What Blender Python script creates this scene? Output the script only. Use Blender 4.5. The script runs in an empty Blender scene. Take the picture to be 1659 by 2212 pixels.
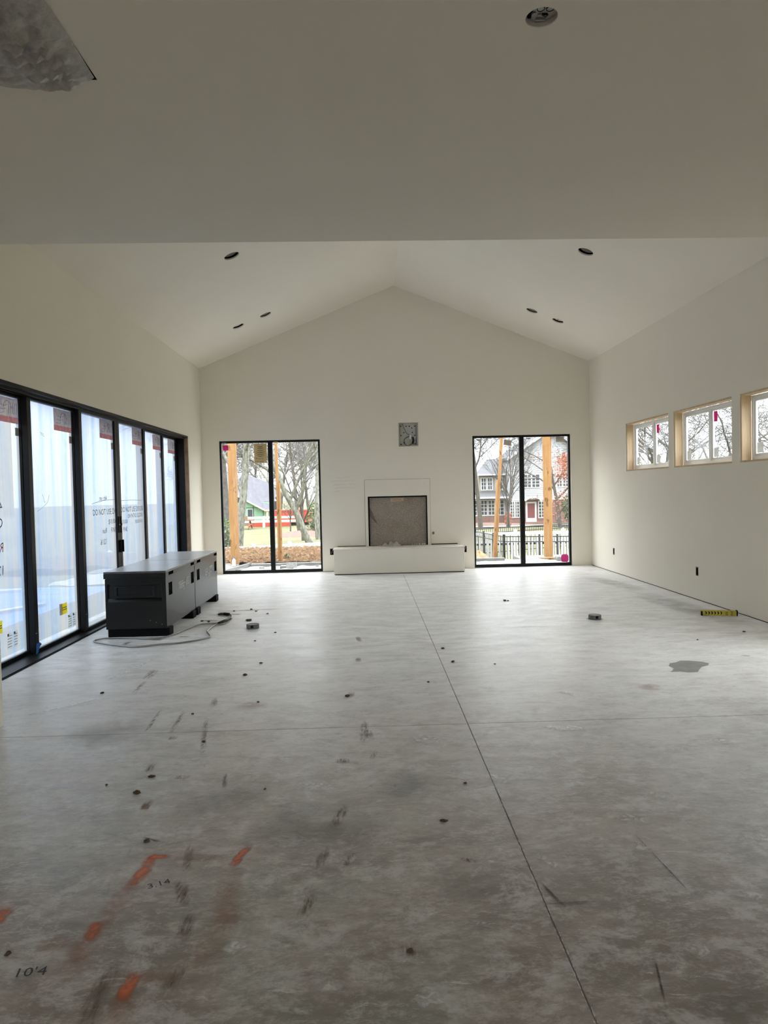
import bpy, bmesh, math, random
from mathutils import Vector, Matrix

# ------------------------------------------------------------------ camera, sky, exposure
scene = bpy.context.scene
COL = scene.collection
cam_d = bpy.data.cameras.new('camera'); cam = bpy.data.objects.new('camera', cam_d); COL.objects.link(cam)
YAW, PITCH, ROLL, EYE = 0.0222, -0.0295, -0.0228, 1.46
F = Vector((math.sin(YAW)*math.cos(PITCH), math.cos(YAW)*math.cos(PITCH), math.sin(PITCH)))
R0 = Vector((math.cos(YAW), -math.sin(YAW), 0)); U0 = R0.cross(F)
RR = R0*math.cos(ROLL) + U0*math.sin(ROLL); UU = -R0*math.sin(ROLL) + U0*math.cos(ROLL)
m = Matrix((RR, UU, -F)).transposed().to_4x4(); m.translation = (0, 0, EYE)
cam.matrix_world = m
cam_d.sensor_fit = 'HORIZONTAL'; cam_d.sensor_width = 36; cam_d.lens = 1550*36/1659
cam_d.clip_start = 0.05; cam_d.clip_end = 600
scene.camera = cam

world = bpy.data.worlds.new('overcast_sky'); scene.world = world; world.use_nodes = True
bg = world.node_tree.nodes['Background']
# evenly overcast sky: luminance rises smoothly from the horizon to the zenith (1 : 3)
wt = world.node_tree; wg = wt.nodes.new('ShaderNodeTexCoord'); wsx = wt.nodes.new('ShaderNodeSeparateXYZ'); wmx = wt.nodes.new('ShaderNodeMath'); wma = wt.nodes.new('ShaderNodeMath')
wt.links.new(wg.outputs['Generated'], wsx.inputs[0]); wmx.operation = 'MAXIMUM'; wmx.inputs[1].default_value = 0; wt.links.new(wsx.outputs[2], wmx.inputs[0])
SKY = 2.7
wma.operation = 'MULTIPLY_ADD'; wma.inputs[1].default_value = 2*SKY; wma.inputs[2].default_value = SKY; wt.links.new(wmx.outputs[0], wma.inputs[0]); wt.links.new(wma.outputs[0], bg.inputs[1])
bg.inputs[0].default_value = (0.93, 0.965, 1.0, 1)
vs = scene.view_settings
vs.view_transform = 'Standard'; vs.look = 'None'; vs.gamma = 1; vs.use_curve_mapping = False
vs.exposure = 0.46
scene.cycles.max_bounces = 6; scene.cycles.diffuse_bounces = 5; scene.cycles.glossy_bounces = 2; scene.cycles.transmission_bounces = 4
scene.cycles.transparent_max_bounces = 12; scene.cycles.caustics_reflective = False; scene.cycles.caustics_refractive = False
world.cycles.sampling_method = 'MANUAL'; world.cycles.sample_map_resolution = 128; scene.cycles.light_sampling_threshold = .03
scene.cycles.adaptive_threshold = .12; scene.cycles.adaptive_min_samples = 24

# ------------------------------------------------------------------ materials
class NT:
    def __init__(s, name):
        s.m = bpy.data.materials.new(name); s.m.use_nodes = True
        s.t = s.m.node_tree; s.n = s.t.nodes; s.p = s.n['Principled BSDF']; s.out = s.n['Material Output']
    def new(s, typ, **kw):
        n = s.n.new(typ)
        for k, v in kw.items(): setattr(n, k, v)
        return n
    def link(s, a, b): s.t.links.new(a, b)
    def coords(s, scale=(1, 1, 1), kind='Object'):
        g = s.new('ShaderNodeNewGeometry') if kind == 'World' else s.new('ShaderNodeTexCoord')
        mp = s.new('ShaderNodeMapping'); mp.inputs['Scale'].default_value = scale
        s.link(g.outputs['Position'] if kind == 'World' else g.outputs[kind], mp.inputs['Vector']); return mp.outputs[0]
    def noise(s, vec, scale, detail=4, rough=.55, dist=0):
        n = s.new('ShaderNodeTexNoise'); s.link(vec, n.inputs['Vector'])
        n.inputs['Scale'].default_value = scale; n.inputs['Detail'].default_value = detail
        n.inputs['Roughness'].default_value = rough; n.inputs['Distortion'].default_value = dist
        return n.outputs['Fac']
    def ramp(s, fac, stops):
        r = s.new('ShaderNodeValToRGB'); s.link(fac, r.inputs[0]); e = r.color_ramp.elements
        while len(e) < len(stops): e.new(.5)
        for i, (p, c) in enumerate(stops):
            e[i].position = p; e[i].color = (c, c, c, 1) if isinstance(c, (int, float)) else (*c, 1)
        return r.outputs[0]
    def mix(s, fac, a, b, mode='MIX'):
        n = s.new('ShaderNodeMix', data_type='RGBA', blend_type=mode)
        for sock, v in ((n.inputs[0], fac), (n.inputs[6], a), (n.inputs[7], b)):
            if isinstance(v, (int, float)): sock.default_value = v
            elif isinstance(v, tuple): sock.default_value = (*v, 1)
            else: s.link(v, sock)
        return n.outputs[2]
    def math(s, op, a, b=None):
        n = s.new('ShaderNodeMath', operation=op)
        for i, v in enumerate((a, b)):
            if v is None: continue
            if isinstance(v, (int, float)): n.inputs[i].default_value = v
            else: s.link(v, n.inputs[i])
        return n.outputs[0]
    def bump(s, h, strength, dist=.01):
        b = s.new('ShaderNodeBump'); b.inputs['Strength'].default_value = strength; b.inputs['Distance'].default_value = dist
        s.link(h, b.inputs['Height']); s.link(b.outputs[0], s.p.inputs['Normal'])

def simple(name, col, rough=.5, metal=0, var=0, scale=4, stretch=(1, 1, 1), bump=0, bscale=60, spec=.5, emit=None):
    t = NT(name)
    t.p.inputs['Base Color'].default_value = (*col, 1); t.p.inputs['Roughness'].default_value = rough
    t.p.inputs['Metallic'].default_value = metal; t.p.inputs['Specular IOR Level'].default_value = spec
    if var:
        f = t.noise(t.coords(stretch, 'World'), scale, 5)
        lo = tuple(c*(1-var) for c in col); hi = tuple(min(1, c*(1+var)) for c in col)
        t.link(t.ramp(f, [(.3, lo), (.7, hi)]), t.p.inputs['Base Color'])
    if bump: t.bump(t.noise(t.coords((1, 1, 1), 'World'), bscale, 3), bump)
    return t.m

M = {}
t = NT('primed_drywall')
v = t.coords((1, 1, 1), 'World'); f1 = t.noise(v, .9, 3)
t.link(t.ramp(f1, [(.3, (.868, .816, .715)), (.7, (.892, .841, .745))]), t.p.inputs['Base Color'])
t.p.inputs['Roughness'].default_value = .75; t.p.inputs['Specular IOR Level'].default_value = .2
M['wall'] = t.m

t = NT('dusty_concrete')
v = t.coords((1, 1, 1), 'World')
vs1 = t.coords((.75, 1.3, 1), 'World')
big = t.noise(v, .8, 4, .62, .4); mid = t.noise(vs1, 2.3, 6, .72, .3); fine = t.noise(vs1, 15, 5, .8, .2)
c = t.mix(t.ramp(big, [(.40, 0), (.60, 1)]), (.275, .22, .178), (.40, .365, .335))
c = t.mix(t.ramp(mid, [(.44, 0), (.56, 1)]), t.mix(.72, c, (.16, .13, .103)), c)
c = t.mix(t.ramp(big, [(.50, 0), (.56, .5), (.62, 0)]), c, (.25, .265, .215))
# drywall powder plus painted-in window light: floor colour paler towards the fireplace end
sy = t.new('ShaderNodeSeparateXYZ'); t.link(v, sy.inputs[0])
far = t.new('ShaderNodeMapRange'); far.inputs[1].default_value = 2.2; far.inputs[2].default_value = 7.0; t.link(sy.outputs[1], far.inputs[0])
dust_light = t.noise(t.coords((.8, 1.9, 1), 'World'), 3.4, 6, .74, .4)
c = t.mix(t.math('MULTIPLY', far.outputs[0], t.ramp(dust_light, [(.36, .25), (.60, 1)])), c, (.80, .795, .78))
# chalky scuffs and short scratches in two directions
c = t.mix(t.ramp(fine, [(.50, 0), (.68, .6)]), c, (.58, .555, .525))
s1 = t.noise(t.coords((2.0, 9, 1), 'World'), 4.2, 6, .8, .7); s2 = t.noise(t.coords((8, 2.2, 1), 'World'), 3.4, 6, .8, .9)
c = t.mix(t.ramp(s1, [(.60, 0), (.66, .7)]), c, (.66, .655, .635))
ck = t.noise(t.coords((1.0, 1.25, 1), 'World'), 4.6, 5, .82, .25)
c = t.mix(t.ramp(ck, [(.50, 0), (.62, .55)]), c, (.62, .62, .62))
c = t.mix(t.ramp(s2, [(.61, 0), (.67, .5)]), c, (.19, .155, .125))
c = t.mix(t.ramp(fine, [(.30, .6), (.46, 0)]), c, (.14, .115, .09))
t.link(c, t.p.inputs['Base Color'])
t.link(t.ramp(mid, [(.3, .28), (.7, .42)]), t.p.inputs['Roughness'])
t.p.inputs['Specular IOR Level'].default_value = .6
t.p.inputs['Sheen Weight'].default_value = .95; t.p.inputs['Sheen Roughness'].default_value = .35; t.p.inputs['Sheen Tint'].default_value = (1, .985, .96, 1)
t.bump(fine, .3, .006)
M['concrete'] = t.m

M['joint'] = simple('joint_dirt', (.10, .09, .08), .9)
M['black'] = simple('black_aluminium', (.006, .006, .0065), .4, spec=.22)
M['blackm'] = simple('black_matte', (.004, .004, .0045), .7, spec=.12)
M['buck'] = simple('weathered_lumber', (.27, .17, .10), .8, var=.3, scale=8)
M['plasterdust'] = simple('pale_chips', (.62, .60, .57), .9)
M['seam'] = simple('open_seam', (.22, .20, .17), .9)
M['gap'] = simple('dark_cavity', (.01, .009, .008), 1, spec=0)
M['chest'] = simple('black_powder_coat', (.004, .0042, .0045), .28, spec=.42)
M['lid'] = simple('dusty_lit_black_lid', (.05, .05, .05), .25, var=.5, scale=5, spec=.9)  # dusty lid; colour also lightened for the window reflection on top
M['lid'].node_tree.nodes['Principled BSDF'].inputs['Sheen Weight'].default_value = .5
M['vinyl'] = simple('white_vinyl', (.92, .94, .95), .35)
M['steel'] = simple('galvanised_steel', (.42, .42, .40), .45, .7, var=.2, scale=30)
M['can'] = simple('housing_metal', (.52, .49, .44), .5, .2, var=.15, scale=25)
M['cable'] = simple('steel_cable', (.33, .31, .29), .35, .8, var=.3, scale=200)
M['rubber'] = simple('black_rubber', (.015, .015, .016), .55)
M['white'] = simple('white_print', (.82, .82, .80), .6)
M['yellow'] = simple('yellow_label', (.80, .60, .02), .5)
M['yellow2'] = simple('yellow_plastic', (.56, .46, .05), .5, var=.12, scale=20)
M['ink'] = simple('marker_ink', (.06, .06, .075), .7)
M['redink'] = simple('red_marker', (.45, .08, .08), .7)
M['pencil'] = simple('pencil', (.50, .485, .45), .9)
M['tape'] = simple('blue_tape', (.03, .16, .45), .7)
M['pink'] = simple('magenta_tag', (.62, .03, .17), .7)
M['pink2'] = simple('pink_tag', (.75, .07, .30), .7)
M['kraft'] = simple('kraft_label', (.36, .26, .115), .7)
M['greylabel'] = simple('taupe_label', (.33, .29, .24), .7)
M['paper'] = simple('paper_label', (.62, .62, .60), .7, var=.15, scale=40)
M['peach'] = simple('peach_label', (.58, .42, .29), .7)
M['brownfilm'] = simple('sticker_brown', (.30, .255, .235), .7, var=.2, scale=25)
M['redband'] = simple('sticker_red', (.38, .12, .11), .7, var=.3, scale=30)
M['disc'] = simple('grey_plastic', (.13, .13, .125), .55, var=.3, scale=30)
M['discmid'] = simple('concrete_plug', (.42, .42, .40), .9, var=.2, scale=40)
M['dirt'] = simple('dried_mud', (.075, .05, .03), .95, var=.4, scale=40)
M['insul'] = simple('insulation_wire', (.5, .42, .12), .6)

t = NT('pine_lumber')
v = t.coords((14, 14, .9), 'World'); f = t.noise(v, 1.6, 5, .6, .8)
c = t.ramp(f, [(.3, (.22, .108, .040)), (.55, (.27, .148, .060)), (.75, (.30, .182, .082))])
kn = t.noise(t.coords((7, 7, 2.6), 'World'), 1.7, 2)
c = t.mix(t.ramp(kn, [(.63, 0), (.68, .8)]), c, (.075, .035, .013))
t.link(c, t.p.inputs['Base Color']); t.p.inputs['Roughness'].default_value = .8; t.p.inputs['Specular IOR Level'].default_value = .2
M['pine'] = t.m
def papery(name, col, var=0, scale=20, thin=.5):
    t = NT(name); df = t.new('ShaderNodeBsdfDiffuse'); tl = t.new('ShaderNodeBsdfTranslucent'); mx = t.new('ShaderNodeMixShader'); mx.inputs[0].default_value = thin
    if var:
        c = t.ramp(t.noise(t.coords((1, 1, 1), 'World'), scale, 4), [(.35, tuple(x*(1-var) for x in col)), (.65, tuple(min(1, x*(1+var)) for x in col))]); t.link(c, df.inputs[0]); t.link(c, tl.inputs[0])
    else: df.inputs[0].default_value = (*col, 1); tl.inputs[0].default_value = (*col, 1)
    t.link(df.outputs[0], mx.inputs[1]); t.link(tl.outputs[0], mx.inputs[2]); t.link(mx.outputs[0], t.out.inputs[0]); return t.m
for k_, c_, v_ in (('brownfilm', (.50, .42, .38), .15), ('redband', (.50, .21, .18), .2), ('yellow', (.98, .78, .03), 0), ('labelw', (.93, .93, .91), 0), ('paper', (.62, .62, .60), .12), ('kraft', (.42, .31, .15), 0), ('greylabel', (.36, .31, .26), 0), ('pink', (.62, .03, .17), 0), ('pink2', (.75, .07, .30), 0)):
    M[k_] = papery('sticker_'+k_, c_, v_, thin=.5 if k_ in ('brownfilm', 'redband', 'yellow', 'labelw') else .12)
t = NT('pale_framing')
v = t.coords((16, 16, 1.2), 'World'); f = t.noise(v, 1.5, 5, .6, .6)
c = t.ramp(f, [(.3, (.56, .41, .26)), (.7, (.72, .57, .40))]); t.link(c, t.p.inputs['Base Color']); t.p.inputs['Roughness'].default_value = .75
M['framing'] = t.m

t = NT('clear_glass')
tr = t.new('ShaderNodeBsdfTransparent'); gl = t.new('ShaderNodeBsdfGlossy'); gl.inputs['Roughness'].default_value = .02
tr.inputs[0].default_value = (.95, .97, .96, 1)
lw = t.new('ShaderNodeLayerWeight'); lw.inputs[0].default_value = .5; mx = t.new('ShaderNodeMixShader')
t.link(t.math('ADD', t.math('MULTIPLY', t.math('POWER', lw.outputs['Facing'], 5), .7), .06), mx.inputs[0]); t.link(tr.outputs[0], mx.inputs[1]); t.link(gl.outputs[0], mx.inputs[2]); t.link(mx.outputs[0], t.out.inputs[0])
M['glass'] = t.m

# protective film stuck over the sliding-door glass: cloudy, lets shapes through softly
t = NT('cloudy_film')
tl = t.new('ShaderNodeBsdfTranslucent'); tr = t.new('ShaderNodeBsdfTransparent'); gl = t.new('ShaderNodeBsdfGlossy')
gl.inputs['Roughness'].default_value = .22
st = t.noise(t.coords((1, 5.0, .25), 'World'), 1.7, 5, .6, .3)
sm = t.noise(t.coords((1, 1.2, 1.2), 'World'), 3.5, 6, .65, 1.5)
c = t.mix(t.ramp(st, [(.35, 0), (.65, 1)]), (.15, .21, .275), (.30, .29, .255))
c = t.mix(t.ramp(sm, [(.5, 0), (.75, .35)]), c, (.30, .30, .30))
t.link(c, tl.inputs[0]); tr.inputs[0].default_value = (.31, .355, .41, 1)
mx = t.new('ShaderNodeMixShader'); t.link(t.ramp(st, [(.3, .26), (.7, .40)]), mx.inputs[0])
t.link(tl.outputs[0], mx.inputs[1]); t.link(tr.outputs[0], mx.inputs[2])
mx2 = t.new('ShaderNodeMixShader'); mx2.inputs[0].default_value = .05
t.link(mx.outputs[0], mx2.inputs[1]); t.link(gl.outputs[0], mx2.inputs[2]); t.link(mx2.outputs[0], t.out.inputs[0])
M['film'] = t.m

t = NT('speckled_glass_film')
v = t.coords((1, 1, 1), 'World'); sp = t.noise(v, 75, 3, .7); lg = t.noise(v, 2.2, 3)
c = t.mix(t.ramp(lg, [(.3, 0), (.7, 1)]), (.20, .15, .115), (.30, .25, .21))
c = t.mix(t.ramp(sp, [(.50, 0), (.68, .9)]), c, (.62, .55, .47))
t.link(c, t.p.inputs['Base Color']); t.p.inputs['Roughness'].default_value = .5
t.bump(sp, .25, .003); M['fireglass'] = t.m

t = NT('thin_plastic_sheet')
tl = t.new('ShaderNodeBsdfTranslucent'); df = t.new('ShaderNodeBsdfDiffuse'); tr = t.new('ShaderNodeBsdfTransparent'); gl = t.new('ShaderNodeBsdfGlossy')
gl.inputs['Roughness'].default_value = .25
df.inputs[0].default_value = (.80, .76, .71, 1); tl.inputs[0].default_value = (.7, .68, .65, 1)
a = t.new('ShaderNodeMixShader'); a.inputs[0].default_value = .35; t.link(df.outputs[0], a.inputs[1]); t.link(tl.outputs[0], a.inputs[2])
b = t.new('ShaderNodeMixShader'); b.inputs[0].default_value = .12; t.link(a.outputs[0], b.inputs[1]); t.link(gl.outputs[0], b.inputs[2])
d = t.new('ShaderNodeMixShader'); sp = t.noise(t.coords((1, 1, 1), 'World'), 60, 4, .7); t.link(t.ramp(sp, [(.35, .05), (.7, .3)]), d.inputs[0])
t.link(b.outputs[0], d.inputs[1]); t.link(tr.outputs[0], d.inputs[2]); t.link(d.outputs[0], t.out.inputs[0])
M['plastic'] = t.m

def decal(name, col, amount, scale=9, stretch=(1, 1, 1), thr=.45, rough=.8, sheen=.6):
    t = NT(name)
    uv = t.new('ShaderNodeTexCoord'); sx = t.new('ShaderNodeSeparateXYZ'); t.link(uv.outputs['UV'], sx.inputs[0])
    def edge(o):
        d = t.math('ABSOLUTE', t.math('SUBTRACT', t.math('MULTIPLY', o, 2), 1))
        return t.math('SUBTRACT', 1, t.math('POWER', d, 2.2))
    e = t.math('MULTIPLY', edge(sx.outputs[0]), edge(sx.outputs[1]))
    n = t.noise(t.coords(stretch, 'World'), scale, 6, .65, .5)
    a = t.math('MULTIPLY', e, t.ramp(n, [(thr-.12, .15), (thr+.12, 1)]))
    a = t.ramp(a, [(.12, 0), (.95, amount)])
    t.link(a, t.p.inputs['Alpha']); t.p.inputs['Base Color'].default_value = (*col, 1); t.p.inputs['Roughness'].default_value = rough
    t.p.inputs['Sheen Weight'].default_value = sheen; t.p.inputs['Sheen Roughness'].default_value = .35
    return t.m
M['d_orange'] = decal('orange_spray', (.72, .16, .05), .95, 14)
M['d_faint'] = decal('faded_orange_spray', (.47, .19, .10), .38, 10)
M['d_brown'] = decal('brown_mud_smear', (.19, .12, .07), .7, 30, (2.5, .5, 1), .5)
M['d_rust'] = decal('rust_stain', (.24, .11, .045), .75, 14)
M['d_dark'] = decal('dark_scuff', (.05, .045, .04), .85, 14, (1, 1, 1), .4)
M['d_wet'] = decal('damp_patch', (.20, .195, .18), .95, 4, (1, 1, 1), .2, .6, .1)
M['d_white'] = decal('plaster_smear', (.85, .85, .83), .7, 22, (1, 1, 1), .5, .36, 1)
M['d_green'] = decal('green_grey_stain', (.19, .19, .16), .3, 4)

# outdoors
M['gravel'] = simple('white_gravel', (0.401, 0.396, 0.380), .9, var=.25, scale=9, bump=.8, bscale=14)
M['straw'] = simple('pine_straw', (0.097, 0.062, 0.039), .95, var=.5, scale=7, bump=1, bscale=10)
t = NT('winter_lawn'); v = t.coords((1, 1, 1), 'World'); f = t.noise(v, .35, 6, .7); g = t.noise(v, 6, 4)
c = t.ramp(f, [(.3, (0.092, 0.092, 0.035)), (.55, (0.134, 0.122, 0.058)), (.75, (0.159, 0.134, 0.076))]); c = t.mix(t.ramp(g, [(.4, 0), (.7, .4)]), c, (0.071, 0.076, 0.027))
t.link(c, t.p.inputs['Base Color']); t.p.inputs['Roughness'].default_value = 1; M['lawn'] = t.m
M['strawlight'] = simple('pale_needles', (.26, .165, .095), .9, var=.6, scale=11)
M['leafpile'] = simple('tan_leaf_litter', (0.180, 0.126, 0.066), .95, var=.45, scale=9, bump=1, bscale=12)
M['road'] = simple('pale_asphalt', (0.186, 0.186, 0.182), .9, var=.08, scale=1)
M['clay'] = simple('red_clay', (0.307, 0.218, 0.169), .95, var=.25, scale=1.2)
M['tarp'] = simple('blue_tarp', (0.085, 0.21, 0.56), .5, var=.4, scale=2.0, stretch=(.2, 3, 1))
M['curb'] = simple('grey_block', (0.112, 0.110, 0.104), .9, var=.25, scale=6)
M['slabout'] = simple('fresh_concrete', (0.149, 0.149, 0.145), .9, var=.1, scale=3)
t = NT('lichen_bark'); v = t.coords((1, 1, .4), 'World'); f = t.noise(v, 9, 5, .7)
c = t.ramp(f, [(.35, (0.068, 0.062, 0.053)), (.5, (0.149, 0.146, 0.118)), (.68, (0.273, 0.279, 0.223))]); t.link(c, t.p.inputs['Base Color']); t.p.inputs['Roughness'].default_value = .95
M['bark'] = t.m
M['bark2'] = simple('grey_brown_bark', (0.096, 0.084, 0.074), .95, var=.35, scale=6)
M['twig'] = simple('pale_twigs', (0.167, 0.155, 0.140), .95, var=.3, scale=1)
M['twig2'] = simple('grey_twigs', (0.105, 0.102, 0.102), .95, var=.3, scale=1)
M['leafred'] = simple('russet_leaves', (0.347, 0.124, 0.068), .8, var=.4, scale=2)
M['leafgreen'] = simple('evergreen_leaves', (0.081, 0.118, 0.046), .7, var=.5, scale=2)
M['leaftan'] = simple('pale_leaves', (0.217, 0.209, 0.130), .8, var=.4, scale=2)
M['fencewhite'] = simple('white_fence_vinyl', (0.533, 0.533, 0.533), .4)
M['fenceblack'] = simple('black_fence', (0.019, 0.022, 0.025), .5)
M['clap'] = simple('white_clapboard', (0.349, 0.355, 0.363), .6)
M['cream'] = simple('cream_siding', (0.307, 0.293, 0.251), .7)
t = NT('brick_wall'); br = t.new('ShaderNodeTexBrick'); t.link(t.coords((1, 0, 1), 'World'), br.inputs[0])
mp = br.inputs[0].links[0].from_node; mp.inputs['Rotation'].default_value = (math.pi/2, 0, 0)
br.inputs['Color1'].default_value = (0.186, 0.084, 0.065, 1); br.inputs['Color2'].default_value = (0.143, 0.062, 0.053, 1); br.inputs['Mortar'].default_value = (0.279, 0.248, 0.223, 1)
br.inputs['Scale'].default_value = 4.5; t.link(br.outputs[0], t.p.inputs['Base Color']); t.p.inputs['Roughness'].default_value = .9; M['brick'] = t.m
M['shingle'] = simple('grey_shingles', (0.102, 0.102, 0.108), .9, var=.15, scale=3)
M['underlay'] = simple('roof_underlay', (0.117, 0.115, 0.135), .8, var=.12, scale=2)
M['sheath'] = simple('green_sheathing', (0.22, 0.40, 0.25), .7, var=.12, scale=1)
M['housewindow'] = simple('house_window_glass', (0.062, 0.068, 0.074), .15)
M['reddoor'] = simple('dark_red_door', (0.167, 0.056, 0.053), .5)
M['dump'] = simple('red_dumpster', (0.422, 0.062, 0.037), .5, var=.12, scale=2)
M['mulch'] = simple('brown_mulch', (0.136, 0.081, 0.062), .95, var=.35, scale=4)
M['picnic'] = simple('brown_picnic_wood', (0.223, 0.118, 0.074), .8, var=.2, scale=3)
M['slate'] = simple('black_silt', (0.031, 0.031, 0.031), .9)

# ------------------------------------------------------------------ mesh helpers
class MB:
    def __init__(s): s.v = []; s.f = []; s.uv = None
    def add(s, vs, fs):
        o = len(s.v); s.v += [tuple(x) for x in vs]; s.f += [tuple(o+i for i in f) for f in fs]; return s
    def box(s, x0, x1, y0, y1, z0, z1):
        return s.add([(x0,y0,z0),(x1,y0,z0),(x1,y1,z0),(x0,y1,z0),(x0,y0,z1),(x1,y0,z1),(x1,y1,z1),(x0,y1,z1)],
                     [(0,3,2,1),(4,5,6,7),(0,1,5,4),(1,2,6,5),(2,3,7,6),(3,0,4,7)])
    def bar(s, a, b, w, d, up=(0, 0, 1)):
        a, b = Vector(a), Vector(b); ax = (b-a).normalized(); up = Vector(up)
        if abs(ax.dot(up)) > .95: up = Vector((0, 1, 0))
        sx = ax.cross(up).normalized(); sy = sx.cross(ax)
        vs = []
        for p in (a, b):
            for i, j in ((-1,-1),(1,-1),(1,1),(-1,1)): vs.append(p+sx*(i*w/2)+sy*(j*d/2))
        return s.add(vs, [(0,3,2,1),(4,5,6,7),(0,1,5,4),(1,2,6,5),(2,3,7,6),(3,0,4,7)])
    def tube(s, pts, rad, n=8, cap=True):
        pts = [Vector(p) for p in pts]; k = len(pts)
        if not isinstance(rad, (list, tuple)): rad = [rad]*k
        vs = []; prev = None
        for i, p in enumerate(pts):
            d = (pts[min(i+1, k-1)]-pts[max(i-1, 0)]).normalized()
            u = prev if prev is not None else (Vector((1, 0, 0)) if abs(d.x) < .8 else Vector((0, 1, 0)))
            u = (u-d*u.dot(d)).normalized(); w = d.cross(u); prev = u
            for j in range(n):
                a = 2*math.pi*j/n; vs.append(p+u*(math.cos(a)*rad[i])+w*(math.sin(a)*rad[i]))
        fs = [(i*n+j, i*n+(j+1) % n, (i+1)*n+(j+1) % n, (i+1)*n+j) for i in range(k-1) for j in range(n)]
        if cap: fs += [tuple(range(n-1, -1, -1)), tuple(range((k-1)*n, k*n))]
        return s.add(vs, fs)
    def lathe(s, prof, c=(0, 0, 0), n=28, axis=None, cap=True):
        """prof: (r, h) pairs; axis: unit vector"""
        ax = Vector(axis or (0, 0, 1)); u = Vector((1, 0, 0)) if abs(ax.x) < .8 else Vector((0, 1, 0))
        u = (u-ax*u.dot(ax)).normalized(); w = ax.cross(u); c = Vector(c); vs = []
        for r, hh in prof:
            for j in range(n):
                a = 2*math.pi*j/n; vs.append(c+ax*hh+u*(r*math.cos(a))+w*(r*math.sin(a)))
        k = len(prof)
        fs = [(i*n+j, i*n+(j+1) % n, (i+1)*n+(j+1) % n, (i+1)*n+j) for i in range(k-1) for j in range(n)]
        if cap and prof[0][0] > 1e-6: fs.append(tuple(range(n-1, -1, -1)))
        if cap and prof[-1][0] > 1e-6: fs.append(tuple(range((k-1)*n, k*n)))
        return s.add(vs, fs)
    def prism(s, poly, fm, w0, w1):
        n = len(poly); vs = [fm(u, v, w0) for u, v in poly]+[fm(u, v, w1) for u, v in poly]
        return s.add(vs, [tuple(range(n-1, -1, -1)), tuple(range(n, 2*n))]+[(i, (i+1) % n, n+(i+1) % n, n+i) for i in range(n)])
    def plate(s, U, V, holes, w0, w1, fm, top=None, circles=()):
        """one solid plate over U x V with rectangular holes (u0,u1,v0,v1) and round holes (u,v,r) through it"""
        Us = sorted(set([round(x, 5) for x in U]+[round(x, 5) for h in holes for x in h[:2]]+[round(c[0]+k*c[2]*1.5, 5) for c in circles for k in (-1, 1)]))
        Vs = sorted(set([round(x, 5) for x in V]+[round(x, 5) for h in holes for x in h[2:4]]+[round(c[1]+k*c[2]*1.5, 5) for c in circles for k in (-1, 1)]))
        nu, nv = len(Us)-1, len(Vs)-1
        def inside(i, j):
            cu, cv = (Us[i]+Us[i+1])/2, (Vs[j]+Vs[j+1])/2
            return any(h[0] < cu < h[1] and h[2] < cv < h[3] for h in holes)
        idx = {}; vs = []; fs = []
        def vid(i, j, k):
            if (i, j, k) not in idx:
                vv = Vs[j] if not (top and j == nv) else top(Us[i])
                idx[(i, j, k)] = len(vs); vs.append(fm(Us[i], vv, (w0, w1)[k]))
            return idx[(i, j, k)]
        def solid(i, j): return 0 <= i < nu and 0 <= j < nv and not inside(i, j)
        for i in range(nu):
            for j in range(nv):
                if not solid(i, j): continue
                cu, cv = (Us[i]+Us[i+1])/2, (Vs[j]+Vs[j+1])/2
                circ = [c for c in circles if abs(c[0]-cu) < 1e-4 and abs(c[1]-cv) < 1e-4]
                for k in (0, 1):
                    q = [vid(i, j, k), vid(i+1, j, k), vid(i+1, j+1, k), vid(i, j+1, k)]
                    if not circ: fs.append(tuple(q)); continue
                    n = 32; r = circ[0][2]; o0 = locals().get('o', 0) if k == 1 else 0; o = len(vs)
                    for a in range(n):
                        an = 2*math.pi*a/n-.75*math.pi; vs.append(fm(cu+r*math.cos(an), cv+r*math.sin(an), (w0, w1)[k]))
                    for sd in range(4):
                        arc = [o+(sd*8+x) % n for x in range(9)]
                        fs.append((q[sd], q[(sd+1) % 4])+tuple(reversed(arc)))
                    if k == 1: fs += [(o0+a, o0+(a+1) % n, o+(a+1) % n, o+a) for a in range(n)]
                for di, dj, e in ((-1, 0, ((i, j), (i, j+1))), (1, 0, ((i+1, j), (i+1, j+1))), (0, -1, ((i, j), (i+1, j))), (0, 1, ((i, j+1), (i+1, j+1)))):
                    if not solid(i+di, j+dj):
                        (a, b), (c, d) = e; fs.append((vid(a, b, 0), vid(c, d, 0), vid(c, d, 1), vid(a, b, 1)))
        return s.add(vs, fs)
    def build(s, name, mt, parent=None, bevel=0, smooth=False, fix=True):
        me = bpy.data.meshes.new(name); off = wloc(parent) if parent else Vector((0, 0, 0))
        me.from_pydata([Vector(x)-off for x in s.v], [], s.f)
        if fix:
            bm = bmesh.new(); bm.from_mesh(me); bmesh.ops.recalc_face_normals(bm, faces=bm.faces); bm.to_mesh(me); bm.free()
        if smooth: me.polygons.foreach_set('use_smooth', [True]*len(me.polygons))
        me.materials.append(M[mt] if isinstance(mt, str) else mt)
        o = bpy.data.objects.new(name, me); COL.objects.link(o)
        if parent: o.parent = parent
        if bevel:
            b = o.modifiers.new('bevel', 'BEVEL'); b.width = bevel; b.segments = 2; b.limit_method = 'ANGLE'; b.angle_limit = .8
        return o
LOC = {}
def wloc(o):
    v = Vector((0, 0, 0))
    while o: v += o.location; o = o.parent
    return v
def tag(o, label=None, cat=None, group=None, kind=None):
    if label: o['label'] = label
    if cat: o['category'] = cat
    if group: o['group'] = group
    if kind: o['kind'] = kind
    return o
def thing(name, loc, label, cat=None, group=None, kind=None):
    o = bpy.data.objects.new(name, None); COL.objects.link(o); o.location = loc; o.empty_display_size = .1
    return tag(o, label, cat, group, kind)
def box(name, mt, parent, *a, bevel=0): return MB().box(*a).build(name, mt, parent, bevel)
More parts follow.
